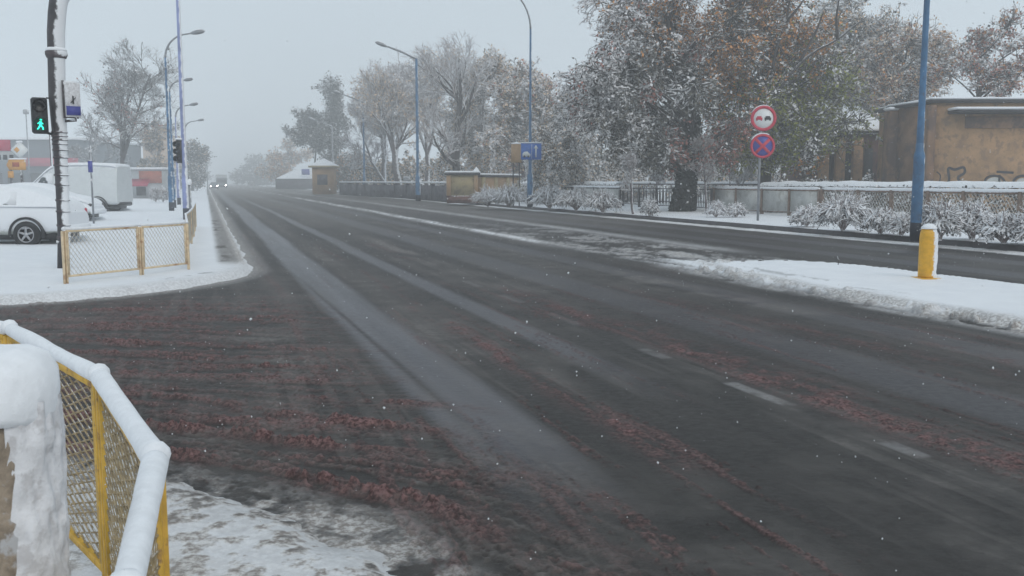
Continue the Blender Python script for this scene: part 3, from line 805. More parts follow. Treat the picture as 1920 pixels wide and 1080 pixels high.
street_lamp('blue and grey lamp post standing in front of the long dark wall', l3, RZ, hz(114, l3.y), 2.2, 'blue_paint', r0=.12, r1=.10, foot=1.75, foot_r=.19, flat=True)
l4 = on_px(684, 367, .15)
street_lamp('faint distant lamp post left of the long dark wall', l4, RZ, hz(195, l4.y), 2.2, 'blue_paint', r0=.11, r1=.09, foot=1.75, foot_r=.17, flat=True)
l5 = on_px(625, 361, .15)
street_lamp('small hazy lamp post beside the guardhouse with the snowy roof', l5, RZ, 8.5, 2.2, 'galv', r0=.10, r1=.08, foot=1.75, foot_r=.16, flat=True)
LZ = TH
m1 = on_px(350, 412, .1)
street_lamp('straight violet blue lamp pole rising out of the photo behind the pale fence', m1, LZ, 10.5, 2.2, 'violet_paint', r0=.095, r1=.075, foot=1.7, foot_r=.13)
m2 = on_px(322, 396, .1)
street_lamp('blue lamp post with long curved arm, nearest of those leaning over the left pavement', m2, LZ * .2, hz(112, m2.y), 1.35, 'blue_paint', r0=.09, r1=.06, foot=1.7, foot_r=.13, arm_r=1.15, hs=.75)
m3 = on_px(327, 390, .1)
street_lamp('second curved lamp post close behind the nearest one, its head beside the violet pole', m3, LZ * .2, hz(176, m3.y), .85, 'blue_paint', r0=.08, r1=.05, foot=1.7, foot_r=.11, arm_r=.6, hs=.55)
m4 = on_px(336, 384, .1)
street_lamp('third curved lamp post, seen just left of the violet pole', m4, LZ * .2, hz(222, m4.y), .95, 'violet_paint', r0=.09, r1=.06, foot=1.7, foot_r=.12, arm_r=.7, hs=.6)
m5 = on_px(352, 374, .1)
street_lamp('faintest curved lamp post, farthest down the left pavement', m5, LZ * .2, hz(246, m5.y), 1.1, 'violet_paint', r0=.09, r1=.06, foot=1.7, foot_r=.12, arm_r=.7, hs=.6)
for (px, py, top, lab) in ((390, 366, 300, 'thin distant pole at the far end of the left pavement'), (176, 420, 272, 'thin grey pole in the snow in front of the white van'),):
    p = on_px(px, py, .1)
    t = thing('thin_pole', lab, 'pole', p)
    hh = hz(top, p.y) - .1
    b = MB(); b.lathe([(.001, 0), (.035, 0), (.03, hh), (.001, hh + .02)], (0, 0, 0), 10); b.build('shaft', 'galv', t, smooth=True)
    if px == 176:
        b = MB(); b.box((0, -.05, hh - .75), (.15, .03, .40)); b.build('plate', 'sign_navy', t)
        for q in (.25, .6, 1.25): bb = MB(); bb.lathe([(.036, hh - q), (.05, hh - q + .02), (.05, hh - q + .06), (.034, hh - q + .08)], (0, 0, 0), 10); bb.build('clamp', 'snow_plaster', t)

# the dark curved traffic-light mast
p0 = on_px(117, 503, .1)
mz = thing('signal_mast', 'big dark curved traffic signal mast with snow along its right side', 'mast', p0)
zs = [(503, 119), (440, 120), (360, 117), (300, 114), (240, 111), (180, 107), (100, 105.5), (60, 105), (25, 107), (0, 110)]
pts = []
for (py, px) in zs:
    q = dp(px, py, p0.y); pts.append((q.x - p0.x, 0, q.z - .1))
q = pts[-1]
for k in range(1, 12):
    a = k / 11 * math.radians(74); pts.append((q[0] + .08 * k + 2.6 * (1 - math.cos(a)), .15 * k, q[2] + 2.6 * math.sin(a)))
q = pts[-1]; pts.append((q[0] + 4.0, q[1] + .6, q[2] + .7))
rad = list(np.interp(range(len(pts)), [0, 3, 5, 9, 16, len(pts) - 1], [.098, .108, .135, .145, .12, .07]))
b = MB(); b.tube(pts, rad, 24); b.build('shaft', 'mast', mz, smooth=True)
zz = hz(103, p0.y) - .1
b = MB(); b.lathe([(.14, -.06), (.155, -.05), (.175, .0), (.175, .05), (.15, .07), (.13, .075)], (pts[6][0], 0, zz), 24); b.build('flange', 'band', mz)
b = MB(); b.lathe([(.13, .07), (.165, .055), (.17, .075), (.15, .11), (.13, .12)], (pts[6][0], 0, zz), 20); b.build('flange_snow', 'snow', mz, smooth=True)
for py in (250, 257, 264, 272, 283, 297, 312, 330, 348, 377, 398, 424, 446):
    z_ = hz(py, p0.y) - .1; xc = np.interp(z_, [p_[2] for p_ in pts[:8]], [p_[0] for p_ in pts[:8]])
    r_ = np.interp(py, [180, 300, 503], [.135, .112, .1])
    b = MB(); b.lathe([(r_ * .98, 0), (r_ + .010, .004), (r_ + .010, .03), (r_ * .98, .034)], (xc, 0, z_), 24); b.build('strap', 'band', mz)
# bracket to the right carrying the tall plate
z_ = hz(228, p0.y) - .1
b = MB(); b.tube([(pts[4][0], 0, z_), (pts[4][0] + .30, -.02, z_ + .02)], .022, 8); b.tube([(pts[4][0] + .30, -.02, z_ + .0), (pts[4][0] + .30, -.02, z_ + .16)], .018, 8); b.build('bracket', 'band', mz)
za, zb = hz(222, p0.y), hz(152, p0.y)
x_ = dp(133, 190, p0.y).x
sp = thing('tall_plate', 'tall narrow white plate on a bracket right of the dark mast, seen edge on', 'sign', (x_, p0.y - .02, za))
b = MB(); b.box((0, 0, (zb - za) / 2), (.03, .26, zb - za), -.62); b.build('edge_frame', 'band', sp)
b = MB(); b.box((.075, -.075, (zb - za) / 2 - .01), (.03, .24, zb - za - .05), -.95, .005); b.build('panel', 'snow_plaster', sp)
b = MB(); b.box((.088, -.092, .12), (.03, .22, .15), -.95); b.build('blue_band', 'sign_navy', sp)
b = MB(); b.box((.090, -.094, .30), (.03, .02, .13), -.95); b.tube([(.06, -.12, .25), (.14, -.10, .34)], .008, 5); b.build('dark_mark', 'sign_black', sp)

# pedestrian signal with the lit green figure
c = dp(74, 217, p0.y - .25)
ps = thing('pedestrian_signal', 'black pedestrian signal showing a green walking figure, left of the dark mast', 'traffic light', (c.x, c.y, c.z), math.radians(30))
W_, H_ = .25, .60
b = MB(); b.box((0, 0, 0), (W_, .16, H_), 0, .03); b.build('housing', 'black', ps)
for k, (zc, mt) in enumerate(((.15, 'dark_lens'), (-.15, 'black'))):
    b = MB(); V = []; S_ = 22
    prof = [(.001, -.075), (.10, -.082), (.105, -.09)]
    Q = []
    for (r_, y_) in prof:
        for j in range(S_):
            a = 2 * math.pi * j / S_; V.append((r_ * math.cos(a), y_, zc + r_ * math.sin(a)))
    for kk in range(2):
        for j in range(S_): Q.append((kk * S_ + j, kk * S_ + (j + 1) % S_, (kk + 1) * S_ + (j + 1) % S_, (kk + 1) * S_ + j))
    b.add(V, Q); b.build('lens', mt, ps)
    # visor: open cowl over the lens
    V = []; Q = []
    for y_, ex in ((-.08, 0), (-.24, .04)):
        for j in range(19):
            a = math.radians(-20 + 220 * j / 18); sc = 1 - ex
            for rr_ in (.115, .122): V.append((rr_ * sc * math.cos(a), y_ + (.10 * (1 - math.sin(a)) if ex else 0) * .6, zc + rr_ * math.sin(a)))
    for j in range(18):
        a0 = 2 * j; b0 = 38 + 2 * j
        Q += [(a0, a0 + 2, b0 + 2, b0), (a0 + 1, b0 + 1, b0 + 3, a0 + 3), (b0, b0 + 2, b0 + 3, b0 + 1)]
    b = MB(); b.add(V, Q); b.build('visor', 'black', ps)
fg = MB(); y_ = -.098
def limb(a, b_, r1_, r2_): fg.tube([(a[0], y_, a[1] - .15), (b_[0], y_, b_[1] - .15)], [r1_, r2_], 8)
S_ = 12; fg.tube([(0.012, y_, -.15 + .068), (0.012, y_, -.15 + .090)], [.017, .017], 10)
limb((.006, .052), (0, -.01), .020, .018); limb((0, .04), (.045, .008), .010, .008); limb((0, .04), (-.042, .012), .010, .008)
limb((0, -.005), (.034, -.045), .013, .011); limb((.034, -.045), (.040, -.085), .011, .010); limb((0, -.005), (-.022, -.048), .013, .011); limb((-.022, -.048), (-.048, -.080), .011, .010)
fg.build('green_figure', 'green_lit', ps)
b = MB(); b.tube([(.10, .02, -.28), (.22, .22, -.30), (.34, .28, -.30)], .022, 8); b.tube([(.12, .02, .30), (.24, .22, .31), (.32, .26, .22)], .014, 6); b.build('arm', 'black', ps)

# dark signal heads by the violet pole and its grey post
q0 = on_px(358, 412, .1)
t = thing('signal_post', 'grey signal post with small black lights beside the violet blue lamp pole', 'traffic light', q0)
hh = hz(262, q0.y) - .1
b = MB(); b.lathe([(.001, 0), (.055, 0), (.05, hh - 1.6), (.05, hh - 1.6)], (0, 0, 0), 12); b.build('shaft', 'galv', t)
b = MB(); b.lathe([(.07, hh - 1.75), (.10, hh - 1.65), (.08, hh - 1.55), (.001, hh - 1.5)], (0, 0, 0), 12); b.build('snow_cap', 'snow', t, smooth=True)
b = MB(); b.tube([(0, 0, hh - 1.6), (-.12, 0, hh - 1.2), (-.26, 0, hh - .9)], .03, 8); b.build('bracket', 'galv', t)
hd = MB(); hd.box((-.34, 0, hh - .46), (.24, .2, .88), .3, .02); hd.build('signal_head', 'black', t)
for k in range(3):
    b = MB(); b.tube([(-.36, -.08, hh - .18 - .28 * k), (-.42, -.26, hh - .17 - .28 * k)], [.11, .11], 12, False); b.build('visor', 'black', t)
b = MB(); b.box((-.34, -.04, hh + .02), (.28, .3, .09), .3, .04); b.build('head_snow', 'snow', t)

# ------------------------------------------------------------------ signs
def disc(mb, c, r, y0, y1, S=40, r_in=None):
    if r_in is None:
        mb.poly([(c[0] + r * math.cos(2 * math.pi * k / S), c[1] + r * math.sin(2 * math.pi * k / S)) for k in range(S)], y0, y1)
    else:
        V = []; Q = []
        for (rr_, yy) in ((r, y1), (r, y0), (r_in, y0), (r_in, y1)):
            for k in range(S): V.append((c[0] + rr_ * math.cos(2 * math.pi * k / S), yy, c[1] + rr_ * math.sin(2 * math.pi * k / S)))
        for a in range(3):
            for k in range(S): Q.append((a * S + k, a * S + (k + 1) % S, (a + 1) * S + (k + 1) % S, (a + 1) * S + k))
        mb.add(V, Q)
g0 = on_px(1421, 414, .15)
sy = g0.y
srz = math.radians(-8)
sg = thing('road_sign', 'grey post with no overtaking sign above blue no stopping sign', 'road sign', g0, srz)
topz = hz(196, sy) - .15
b = MB(); b.lathe([(.001, 0), (.045, 0), (.045, topz - .1), (.001, topz - .09)], (0, .05, 0), 14); b.build('post', 'galv', sg, smooth=True)
zc1 = hz(222, sy) - .15; zc2 = hz(274, sy) - .15; R1 = 23.5 / F * sy; R2 = 22.5 / F * sy; ox = .09
def sface(name, zc, R, back):
    b = MB(); disc(b, (ox, zc), R, -.012, .010); return b.build(name, back, sg)
f1 = sface('no_overtaking_face', zc1, R1, 'sign_white')
b = MB(); disc(b, (ox, zc1), R1 * .995, -.024, -.0125, r_in=R1 * .76); b.build('red_ring', 'sign_red', f1)
def minicar(cx, mt):
    s_ = R1
    b = MB()
    b.box((cx, -.0165, zc1 - .02 * s_), (.50 * s_, .007, .17 * s_)); b.box((cx, -.0165, zc1 + .12 * s_), (.34 * s_, .007, .10 * s_))
    for w_ in (-.17, .17): b.box((cx + w_ * s_, -.0165, zc1 - .145 * s_), (.11 * s_, .007, .07 * s_))
    b.build('car_symbol', mt, f1)
minicar(ox - .33 * R1, 'sign_red'); minicar(ox + .33 * R1, 'sign_black')
f2 = sface('no_stopping_face', zc2, R2, 'sign_navy')
b = MB(); disc(b, (ox, zc2), R2 * .995, -.024, -.0125, r_in=R2 * .80); b.build('red_ring', 'sign_red', f2)
b = MB()
for sgn in (-1, 1):
    b_ = MB(); L_ = R2 * 1.58
    V = []
    for (a, w_) in ((-L_ / 2, -.055), (L_ / 2, -.055), (L_ / 2, .055), (-L_ / 2, .055)):
        cs, sn = math.cos(sgn * math.pi / 4), math.sin(sgn * math.pi / 4)
        V.append((ox + a * cs - w_ * sn, zc2 + a * sn + w_ * cs))
    b.poly(V, -.0225 if sgn > 0 else -.0205, -.0128)
b.build('red_cross', 'sign_red', f2)
b = MB(); disc(b, (0, 0), R2 * .95, 0, .012)
bk = b.build('rear_sign_face', 'sign_back', sg); bk.location = (ox - .10, .42, zc2 + .06); bk.rotation_euler = (0, 0, math.radians(38))
for zc in (zc1, zc2):
    b = MB(); 
    R_ = R1
    lumpy_tube(b, [(ox + R_ * 1.0 * math.cos(a), -.0, zc + R_ * 1.0 * math.sin(a)) for a in np.linspace(math.radians(60), math.radians(150), 7)], .022, 4, 8, .3, .06); b.build('snow_edge', 'snow', sg, smooth=True)

# blue lane sign on the second lamp pole
c2 = dp(996, 284, l2.y - .2)
bs = thing('road_sign', 'square blue lane sign with white car and up arrow on the lamp pole', 'road sign', (c2.x, c2.y, c2.z), math.radians(6))
hw = 19 / F * l2.y; hh = 15 / F * l2.y
b = MB(); b.box((0, 0, 0), (2 * hw, .03, 2 * hh), 0, .006); pn = b.build('plate', 'sign_blue', bs)
b = MB()
b.poly([(-.86 * hw, -.62 * hh), (-.86 * hw, -.30 * hh), (-.70 * hw, -.05 * hh), (-.40 * hw, .02 * hh), (-.18 * hw, -.25 * hh), (-.08 * hw, -.3 * hh), (-.08 * hw, -.62 * hh)], -.024, -.016)
b.build('white_car_symbol', 'sign_white', pn)
b = MB()
for w_ in (-.66, -.28): disc(b, (w_ * hw, -.62 * hh), .10 * hw, -.028, -.0245, 14)
b.build('symbol_wheel', 'sign_black', pn)
b = MB(); b.box((.46 * hw, -.020, -.15 * hh), (.14 * hw, .008, 1.1 * hh)); b.build('arrow_shaft', 'sign_white', pn)
b = MB(); b.poly([(.22 * hw, .36 * hh), (.70 * hw, .36 * hh), (.46 * hw, .80 * hh)], -.028, -.0165); b.build('arrow_head', 'sign_white', pn)
b = MB(); b.box((.05 * hw, -.020, 0), (.035 * hw, .008, 1.8 * hh)); b.build('divider', 'sign_white', pn)
b = MB(); b.box((0, 0, hh + .03), (2 * hw, .08, .07), 0, .02); b.build('snow_cap', 'snow', bs)
c3 = dp(968, 288, l2.y + 3.2)
cb = thing('notice_board', 'plain beige board behind the blue lane sign', 'board', (c3.x, c3.y, .15), 0)
hb = hz(270, c3.y) - .15; lb = hz(305, c3.y) - .15; wb = 19 / F * c3.y
b = MB(); b.box((0, 0, (hb + lb) / 2), (wb, .06, hb - lb), 0, .01); b.build('panel', 'cream_edge', cb)
for sgn in (-1, 1): b = MB(); b.box((sgn * wb * .3, .08, hb / 2 - .1), (.07, .07, hb - .2)); b.build('leg', 'post_dark', cb)
b = MB(); b.box((0, 0, hb + .03), (wb, .1, .07), 0, .02); b.build('snow_cap', 'snow', cb)

# small capped post sign beyond the long wall
s0_ = on_px(763, 369, .15)
t = thing('small_sign', 'small snow-capped plate on a short post in front of the dark wall', 'sign', s0_)
b = MB(); b.box((0, 0, .75), (.07, .07, 1.5)); b.build('post', 'post_dark', t)
b = MB(); b.box((0, 0, 1.62), (.62, .06, .34)); b.build('plate', 'sign_back', t)
b = MB(); b.box((0, 0, 1.85), (.66, .14, .10), 0, .03); b.build('snow_cap', 'snow', t)

# ------------------------------------------------------------------ masonry on the right
def wbox(mb, px0, px1, Y0, Y1, z0, z1): pass
Yb = 41.0
xl = dp(1746, 300, Yb).x
bz = hz(193, Yb)
def rect_wall(name, label, cat, corners, z0, z1, m_wall, thick=.35, group=None): pass
bld = thing('garage_building', 'long flat-roofed ochre plaster building with graffiti and snowy canopy at right', 'building', (xl, Yb, .15))
Wd = 16.0; Dp = 6.0; Hb = bz - .15
b = MB(); b.box((Wd / 2, Dp / 2, Hb / 2), (Wd, Dp, Hb)); b.build('wall', 'plaster', bld)
b = MB(); b.box((Wd / 2 - .05, Dp / 2, Hb + .07), (Wd + .35, Dp + .4, .14), 0, .03); b.build('roof_edge', 'dark_eave', bld)
b = MB(); b.box((Wd / 2 - .05, Dp / 2, Hb + .19), (Wd + .3, Dp + .35, .10), 0, .045); b.build('roof_snow', 'snow', bld)
zc_ = hz(211, Yb) - .15
b = MB(); b.box((Wd / 2 + .35, -.45, zc_), (Wd - .5, .9, .14), 0, .02); b.build('canopy', 'dark_eave', bld)
b = MB(); b.box((Wd / 2 + .33, -.46, zc_ + .125), (Wd - .45, .94, .11), 0, .05); b.build('canopy_snow', 'snow', bld)
# shadow below the canopy, painted as dark strips laid on the wall
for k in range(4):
    b = MB(); b.box((.9 + 2.4 + k * 3.9, -.03, zc_ - .42), (3.85, .055, .50 + .08 * (k % 2)), 0, .01); b.build('canopy_shadow_strip', 'brick' if k % 2 else 'plaster_dark', bld)
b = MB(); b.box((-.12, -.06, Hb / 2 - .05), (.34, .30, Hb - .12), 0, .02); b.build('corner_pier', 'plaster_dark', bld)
# graffiti ribbons
def ribbon(mb, pts, w=.06, y=-.012):
    pts = np.array(pts, float)
    t_ = np.gradient(pts, axis=0); t_ /= np.linalg.norm(t_, axis=1, keepdims=True) + 1e-9
    nrm = np.stack([-t_[:, 1], t_[:, 0]], 1) * w / 2
    L1 = pts + nrm; L2 = pts - nrm; n_ = len(pts)
    V = [(a, y, b_) for a, b_ in L1] + [(a, y, b_) for a, b_ in L2]
    Q = [(i, i + 1, n_ + i + 1, n_ + i) for i in range(n_ - 1)]
    mb.add(V, Q)
def gpt(px, py):
    q_ = dp(px, py, Yb); return (q_.x - xl, q_.z - .15)
def curve(pl, n_=8):
    pl = [np.array(gpt(*p)) for p in pl]; out = []
    for i in range(len(pl) - 1):
        a = pl[max(0, i - 1)]; b0 = pl[i]; b1 = pl[i + 1]; c_ = pl[min(len(pl) - 1, i + 2)]
        for k in range(n_):
            t = k / n_
            out.append(.5 * ((2 * b0) + (b1 - a) * t + (2 * a - 5 * b0 + 4 * b1 - c_) * t * t + (3 * b0 - a - 3 * b1 + c_) * t ** 3))
    out.append(pl[-1]); return out
for strokes, w_ in (([[(1770, 352), (1779, 338), (1778, 316), (1790, 318), (1806, 314), (1808, 324), (1796, 334), (1808, 350), (1800, 356)]], .11),
                    ([[(1756, 322), (1763, 330), (1759, 350)]], .05),
                    ([[(1843, 356), (1848, 336), (1860, 330), (1876, 332), (1884, 342), (1883, 354)], [(1874, 328), (1873, 340)], [(1858, 342), (1868, 346), (1876, 341)], [(1868, 322), (1900, 324)]], .10),
                    ([[(1898, 356), (1900, 340), (1910, 331), (1930, 330), (1942, 338)]], .11)):
    b = MB()
    for k, s_ in enumerate(strokes): ribbon(b, curve(s_), w_, -.012 - .003 * k)
    b.build('graffiti_tag', 'ink', bld)
b = MB()
for k, s_ in enumerate([[(1850, 352), (1855, 340), (1870, 338), (1878, 352)], [(1905, 352), (1912, 340), (1925, 339)]]): ribbon(b, curve(s_), .22, -.006 - .002 * k)
b.build('graffiti_fill', 'panel', bld)
# recessed side wing with pier
q1 = dp(1664, 300, 44.5); q2 = dp(1744, 300, Yb + .3)
sw = thing('side_wing', 'recessed brown plaster wing with a projecting pier, left of the ochre building', 'building', (q1.x, q1.y, .15))
ang = math.atan2(q2.y - q1.y, q2.x - q1.x); Ln = (q2 - q1).length
Hw = hz(204, 44) - .15
b = MB(); c_ = ((q2.x - q1.x) / 2, (q2.y - q1.y) / 2)
nx, ny = -math.sin(ang), math.cos(ang)
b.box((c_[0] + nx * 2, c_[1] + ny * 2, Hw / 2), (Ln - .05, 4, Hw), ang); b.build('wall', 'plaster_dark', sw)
b = MB(); b.box((c_[0] + nx * 1.95, c_[1] + ny * 1.95, Hw + .06), (Ln + .1, 4.3, .12), ang, .02); b.build('roof_edge', 'dark_eave', sw)
b = MB(); b.box((c_[0] + nx * 1.95, c_[1] + ny * 1.95, Hw + .17), (Ln + .05, 4.25, .10), ang, .04); b.build('roof_snow', 'snow', sw)
b = MB(); b.box((.05, -.35, Hw / 2 - .05), (.62, .7, Hw - .1), 0, .02); b.build('pier', 'plaster_dark', sw)
b = MB(); b.box((.05, -.35, Hw + .0), (.72, .8, .14), 0, .06); b.build('pier_snow', 'snow', sw)
b = MB(); b.box((.95, -.42, 1.35), (.9, .06, .09)); b.build('ledge', 'dark_eave', sw)
b = MB(); b.box((1.25, -.2, 2.9), (.45, .1, .5)); b.build('dark_opening', 'dark_eave', sw)
# low red-brown house with snowy lean-to roof
q0 = dp(1500, 300, 50); q1 = dp(1664, 300, 49)
lh = thing('low_house', 'low red-brown house with a snowy sloping roof and pale piers between the trees', 'house', (q0.x, 49.5, .15))
Lw = q1.x - q0.x; He = hz(251, 49.5) - .15
b = MB(); b.box((Lw / 2, 2, He / 2), (Lw, 4, He)); b.build('wall', 'brick', lh)
V = [(-.2, -.35, He), (Lw + .1, -.35, He), (Lw + .1, 4.2, He + 1.5), (-.2, 4.2, He + 1.5)]
b = MB(); b.add([(x, y, z + e) for e in (0, .12) for (x, y, z) in V], [(3, 2, 1, 0), (4, 5, 6, 7), (0, 1, 5, 4), (1, 2, 6, 5), (2, 3, 7, 6), (3, 0, 4, 7)]); b.build('roof', 'dark_eave', lh)
V = [(-.22, -.40, He + .13), (Lw + .12, -.40, He + .13), (Lw + .12, 4.2, He + 1.63), (-.22, 4.2, He + 1.63)]
b = MB(); b.add([(x, y, z + e) for e in (0, .14) for (x, y, z) in V], [(3, 2, 1, 0), (4, 5, 6, 7), (0, 1, 5, 4), (1, 2, 6, 5), (2, 3, 7, 6), (3, 0, 4, 7)]); b.build('roof_snow', 'snow', lh)
for px in (1545, 1575, 1608):
    xx = dp(px, 300, 49.2).x - q0.x
    b = MB(); b.box((xx, -.2, He / 2 - .1), (.5, .38, He - .2), 0, .02); b.build('pier', 'plaster', lh)
for px in (1560, 1592, 1632):
    xx = dp(px, 300, 49.2).x - q0.x
    b = MB(); b.box((xx, -.02, He * .48), (.42, .08, He * .66)); b.build('dark_recess', 'dark_eave', lh)
# gable wall end to the far right of the low house hidden by trees: keeps its parapet
# ------------------------------------------------------------------ cream gate block and receding wall
a0 = on_px(838, 381, .15); a1 = on_px(896, 381, .15)
gy = a0.y
gb = thing('gate_block', 'square cream rendered gate block with snowy top and red-brown foot', 'wall', (a0.x, gy, .15))
gw = a1.x - a0.x; gh = hz(328, gy) - .15
b = MB(); b.box((gw / 2, 1.0, .25), (gw, 2.0, .5)); b.build('plinth', 'red_plinth', gb)
b = MB(); b.box((gw / 2, 1.0, .5 + (gh - .5) / 2), (gw - .06, 1.94, gh - .5)); b.build('wall', 'cream', gb)
for sgn in (0, 1):
    b = MB(); b.box((.12 + sgn * (gw - .24), .1, .5 + (gh - .5) / 2 - .01), (.28, .32, gh - .52), 0, .01); b.build('corner_strip', 'cream_edge', gb)
b = MB(); b.box((gw / 2, 1.0, gh + .06), (gw + .3, 2.3, .12), 0, .02); b.build('coping', 'dark_eave', gb)
b = MB(); b.box((gw / 2, 1.0, gh + .19), (gw + .28, 2.28, .15), 0, .06); b.build('snow_cap', 'snow', gb)
b = MB(); b.lathe([(.22, 0), (.16, .12), (.001, .3)], (gw * .95, .3, gh + .25), 8); b.build('snow_knob', 'snow', gb)
w0 = Vector((a1.x + .1, gy + .4, .15)); w1 = on_px(972, 377.5, .15)
gwl = thing('garden_wall', 'cream wall with snowy coping running right from the gate block', 'wall', w0, math.atan2(w1.y - w0.y, w1.x - w0.x))
Lg = (w1 - w0).length; gh2 = hz(332, (w0.y + w1.y) / 2) - .15
b = MB(); b.box((Lg / 2, 0, gh2 / 2), (Lg, .35, gh2)); b.build('wall', 'cream_edge', gwl)
b = MB(); b.box((Lg / 2, 0, gh2 + .05), (Lg + .1, .55, .10), 0, .02); b.build('coping', 'dark_eave', gwl)
b = MB(); b.box((Lg / 2, 0, gh2 + .17), (Lg + .1, .52, .14), 0, .06); b.build('snow_cap', 'snow', gwl)
for k in range(4):
    b = MB(); b.box((Lg * (k + .08) / 3.3, -.22, gh2 / 2 - .02), (.35, .16, gh2 - .04)); b.build('buttress', 'cream', gwl)
# long dark wall
w0 = on_px(836, 377, .15); w1 = on_px(640, 365.5, .15)
w0.y += 1.5
lw = thing('long_wall', 'long dark grey boundary wall with thin snow line on top, behind the lamp posts', 'wall', w0, math.atan2(w1.y - w0.y, w1.x - w0.x))
Lg = (w1 - w0).length; hl = hz(343, w0.y) - .15
nb = 10
for k in range(nb):
    b = MB(); b.box((Lg * (k + .5) / nb, 0, hl / 2 - .1), (Lg / nb - .16, .22, hl - .2)); b.build('wall_bay', 'wall_grey', lw)
for k in range(nb + 1):
    b = MB(); b.box((Lg * k / nb, 0, hl / 2 - .04), (.30, .34, hl - .08), 0, .02); b.build('pier', 'wall_grey', lw)
b = MB(); b.box((Lg / 2, 0, hl + .04), (Lg + .3, .42, .13), 0, .05); b.build('snow_cap', 'snow', lw)
# guardhouse
q0 = dp(586, 358, 104); q1 = dp(624, 358, 104)
gh_ = thing('guardhouse', 'cream guardhouse with a pointed snow-covered roof', 'small building', (q0.x, 104, .15))
gw = q1.x - q0.x; H_ = hz(314, 104) - .15
b = MB(); b.box((gw / 2, gw / 2, H_ / 2), (gw, gw, H_)); b.build('wall', 'cream_edge', gh_)
b = MB(); b.box((gw / 2, -.05, H_ * .55), (gw * .5, .08, H_ * .38)); b.build('window', 'wall_grey', gh_)
b = MB(); b.box((gw / 2, gw / 2, H_ + .1), (gw + .7, gw + .7, .2)); b.build('eave', 'cream', gh_)
z_ = H_ + .2; e = .35
b = MB(); b.add([(-e, -e, z_), (gw + e, -e, z_), (gw + e, gw + e, z_), (-e, gw + e, z_), (gw / 2, gw / 2, z_ + .85)], None, [(0, 1, 4), (1, 2, 4), (2, 3, 4), (3, 0, 4)]); b.build('snowy_roof', 'snow', gh_)
# low house beyond
q0 = dp(517, 358, 180); q1 = dp(584, 358, 180)
fh = thing('distant_house', 'low hazy house with a stepped snowy roof left of the guardhouse', 'house', (q0.x, 180, .15))
gw = q1.x - q0.x; H_ = hz(335, 180) - .15
b = MB(); b.box((gw / 2, 3, H_ / 2), (gw, 6, H_)); b.build('wall', 'wall_grey', fh)
zz_ = hz(318, 180) - .15
b = MB(); b.add([(.1, -.3, H_), (gw * .92, -.3, H_), (gw * .92, 3, zz_), (gw * .42, 3, zz_), (.1, 6, H_), (gw * .92, 6, H_)], [(0, 1, 2, 3), (4, 3, 2, 5)], [(0, 3, 4), (1, 5, 2)]); b.build('snowy_roof', 'snow', fh)
b = MB(); b.box((gw * .86, -.35, zz_ - .45), (1.5, .2, 1.1)); b.build('blue_board', 'sign_navy', fh)

# ------------------------------------------------------------------ right-hand fences
FV = 23.0
def fu(px, v=FV, py=400):
    """distance along the road at which the line v crosses the photo column px"""
    lo, hi = 1.0, 300.0
    for _ in range(50):
        m_ = (lo + hi) / 2; p_ = W(m_, v)
        if 960 + F * p_.x / (p_.y / math.cos(PITCH)) > px: lo = m_
        else: hi = m_
    return (lo + hi) / 2
def fence_run(name, label, pxs, v, htop, mp, infill, snow=True, bars=True, post_w=.12, rails=True, z0=.15, zb=.18):
    us_ = [fu(px, v) for px in pxs]
    p0_ = W(us_[0], v, z0)
    t = thing(name, label, 'fence', p0_, TH)      # local y runs along the road
    for i, uu in enumerate(us_):
        b = MB(); y_ = uu - us_[0]
        b.box((0, y_, (htop + .03) / 2), (post_w, post_w, htop + .03), 0, .008); b.build('post', mp[i % len(mp)] if isinstance(mp, list) else mp, t)
    for i in range(len(us_) - 1):
        y0_, y1_ = us_[i] - us_[0], us_[i + 1] - us_[0]; yc = (y0_ + y1_) / 2; L_ = abs(y1_ - y0_) - post_w - .01
        b = MB(); b.box((0, yc, htop - .03), (.05, L_, .06)); b.box((0, yc, zb), (.05, L_, .05)); b.build('rail', mp[0] if isinstance(mp, list) else mp, t)
        if infill == 'board':
            b = MB(); b.box((.0, yc, (htop - .07 + zb + .03) / 2), (.035, L_ - .02, htop - .07 - zb - .03)); b.build('panel', 'panel', t)
        elif infill == 'bars':
            n_ = max(3, int(L_ / .16))
            b = MB()
            for k in range(n_):
                b.box((0, yc - L_ / 2 + L_ * (k + .5) / n_, (htop - .06 + zb) / 2), (.025, .025, htop - .1 - zb))
            b.build('bar_infill', mp[0] if isinstance(mp, list) else mp, t)
        elif infill == 'net':
            b = MB(); wire_mesh(b, (0, yc - L_ / 2, 0), (0, yc + L_ / 2, 0), zb + .03, htop - .07, .14, .007)
            b.build('wire_netting', 'wire_pale', t)
    if snow:
        b = MB(); ya, yb_ = 0, us_[-1] - us_[0]
        lumpy_tube(b, [(0, ya, htop + .05), (0, yb_, htop + .05)], .055, 5, 8, .35, .25); b.build('snow_cap', 'snow', t, smooth=True)
    return t
fence_run('garden_fence', 'low fence of pale boards between brown posts behind the round signs', [1530, 1475, 1424, 1376, 1335], FV, 1.12, ['post_brown', 'post_brown', 'post_brown'], 'board')
fence_run('garden_fence', 'low fence of snowy netting on brown posts behind the snowy bushes at right', [2150, 2020, 1903, 1798, 1732, 1664, 1602, 1535], FV + .03, 1.12, ['post_brown'], 'net')
fence_run('garden_fence', 'low dark bar fence without snow in front of the thick ivy-clad trunk', [1331, 1300, 1264, 1228, 1196, 1166], FV, 1.10, 'post_dark', 'bars', snow=False)
fence_run('garden_fence', 'long low fence of pale boards behind the snowy shrubs near the blue sign', [1160, 1112, 1072, 1036, 1002, 972, 945, 920, 900], 21.7, 1.10, ['post_dark'], 'board')
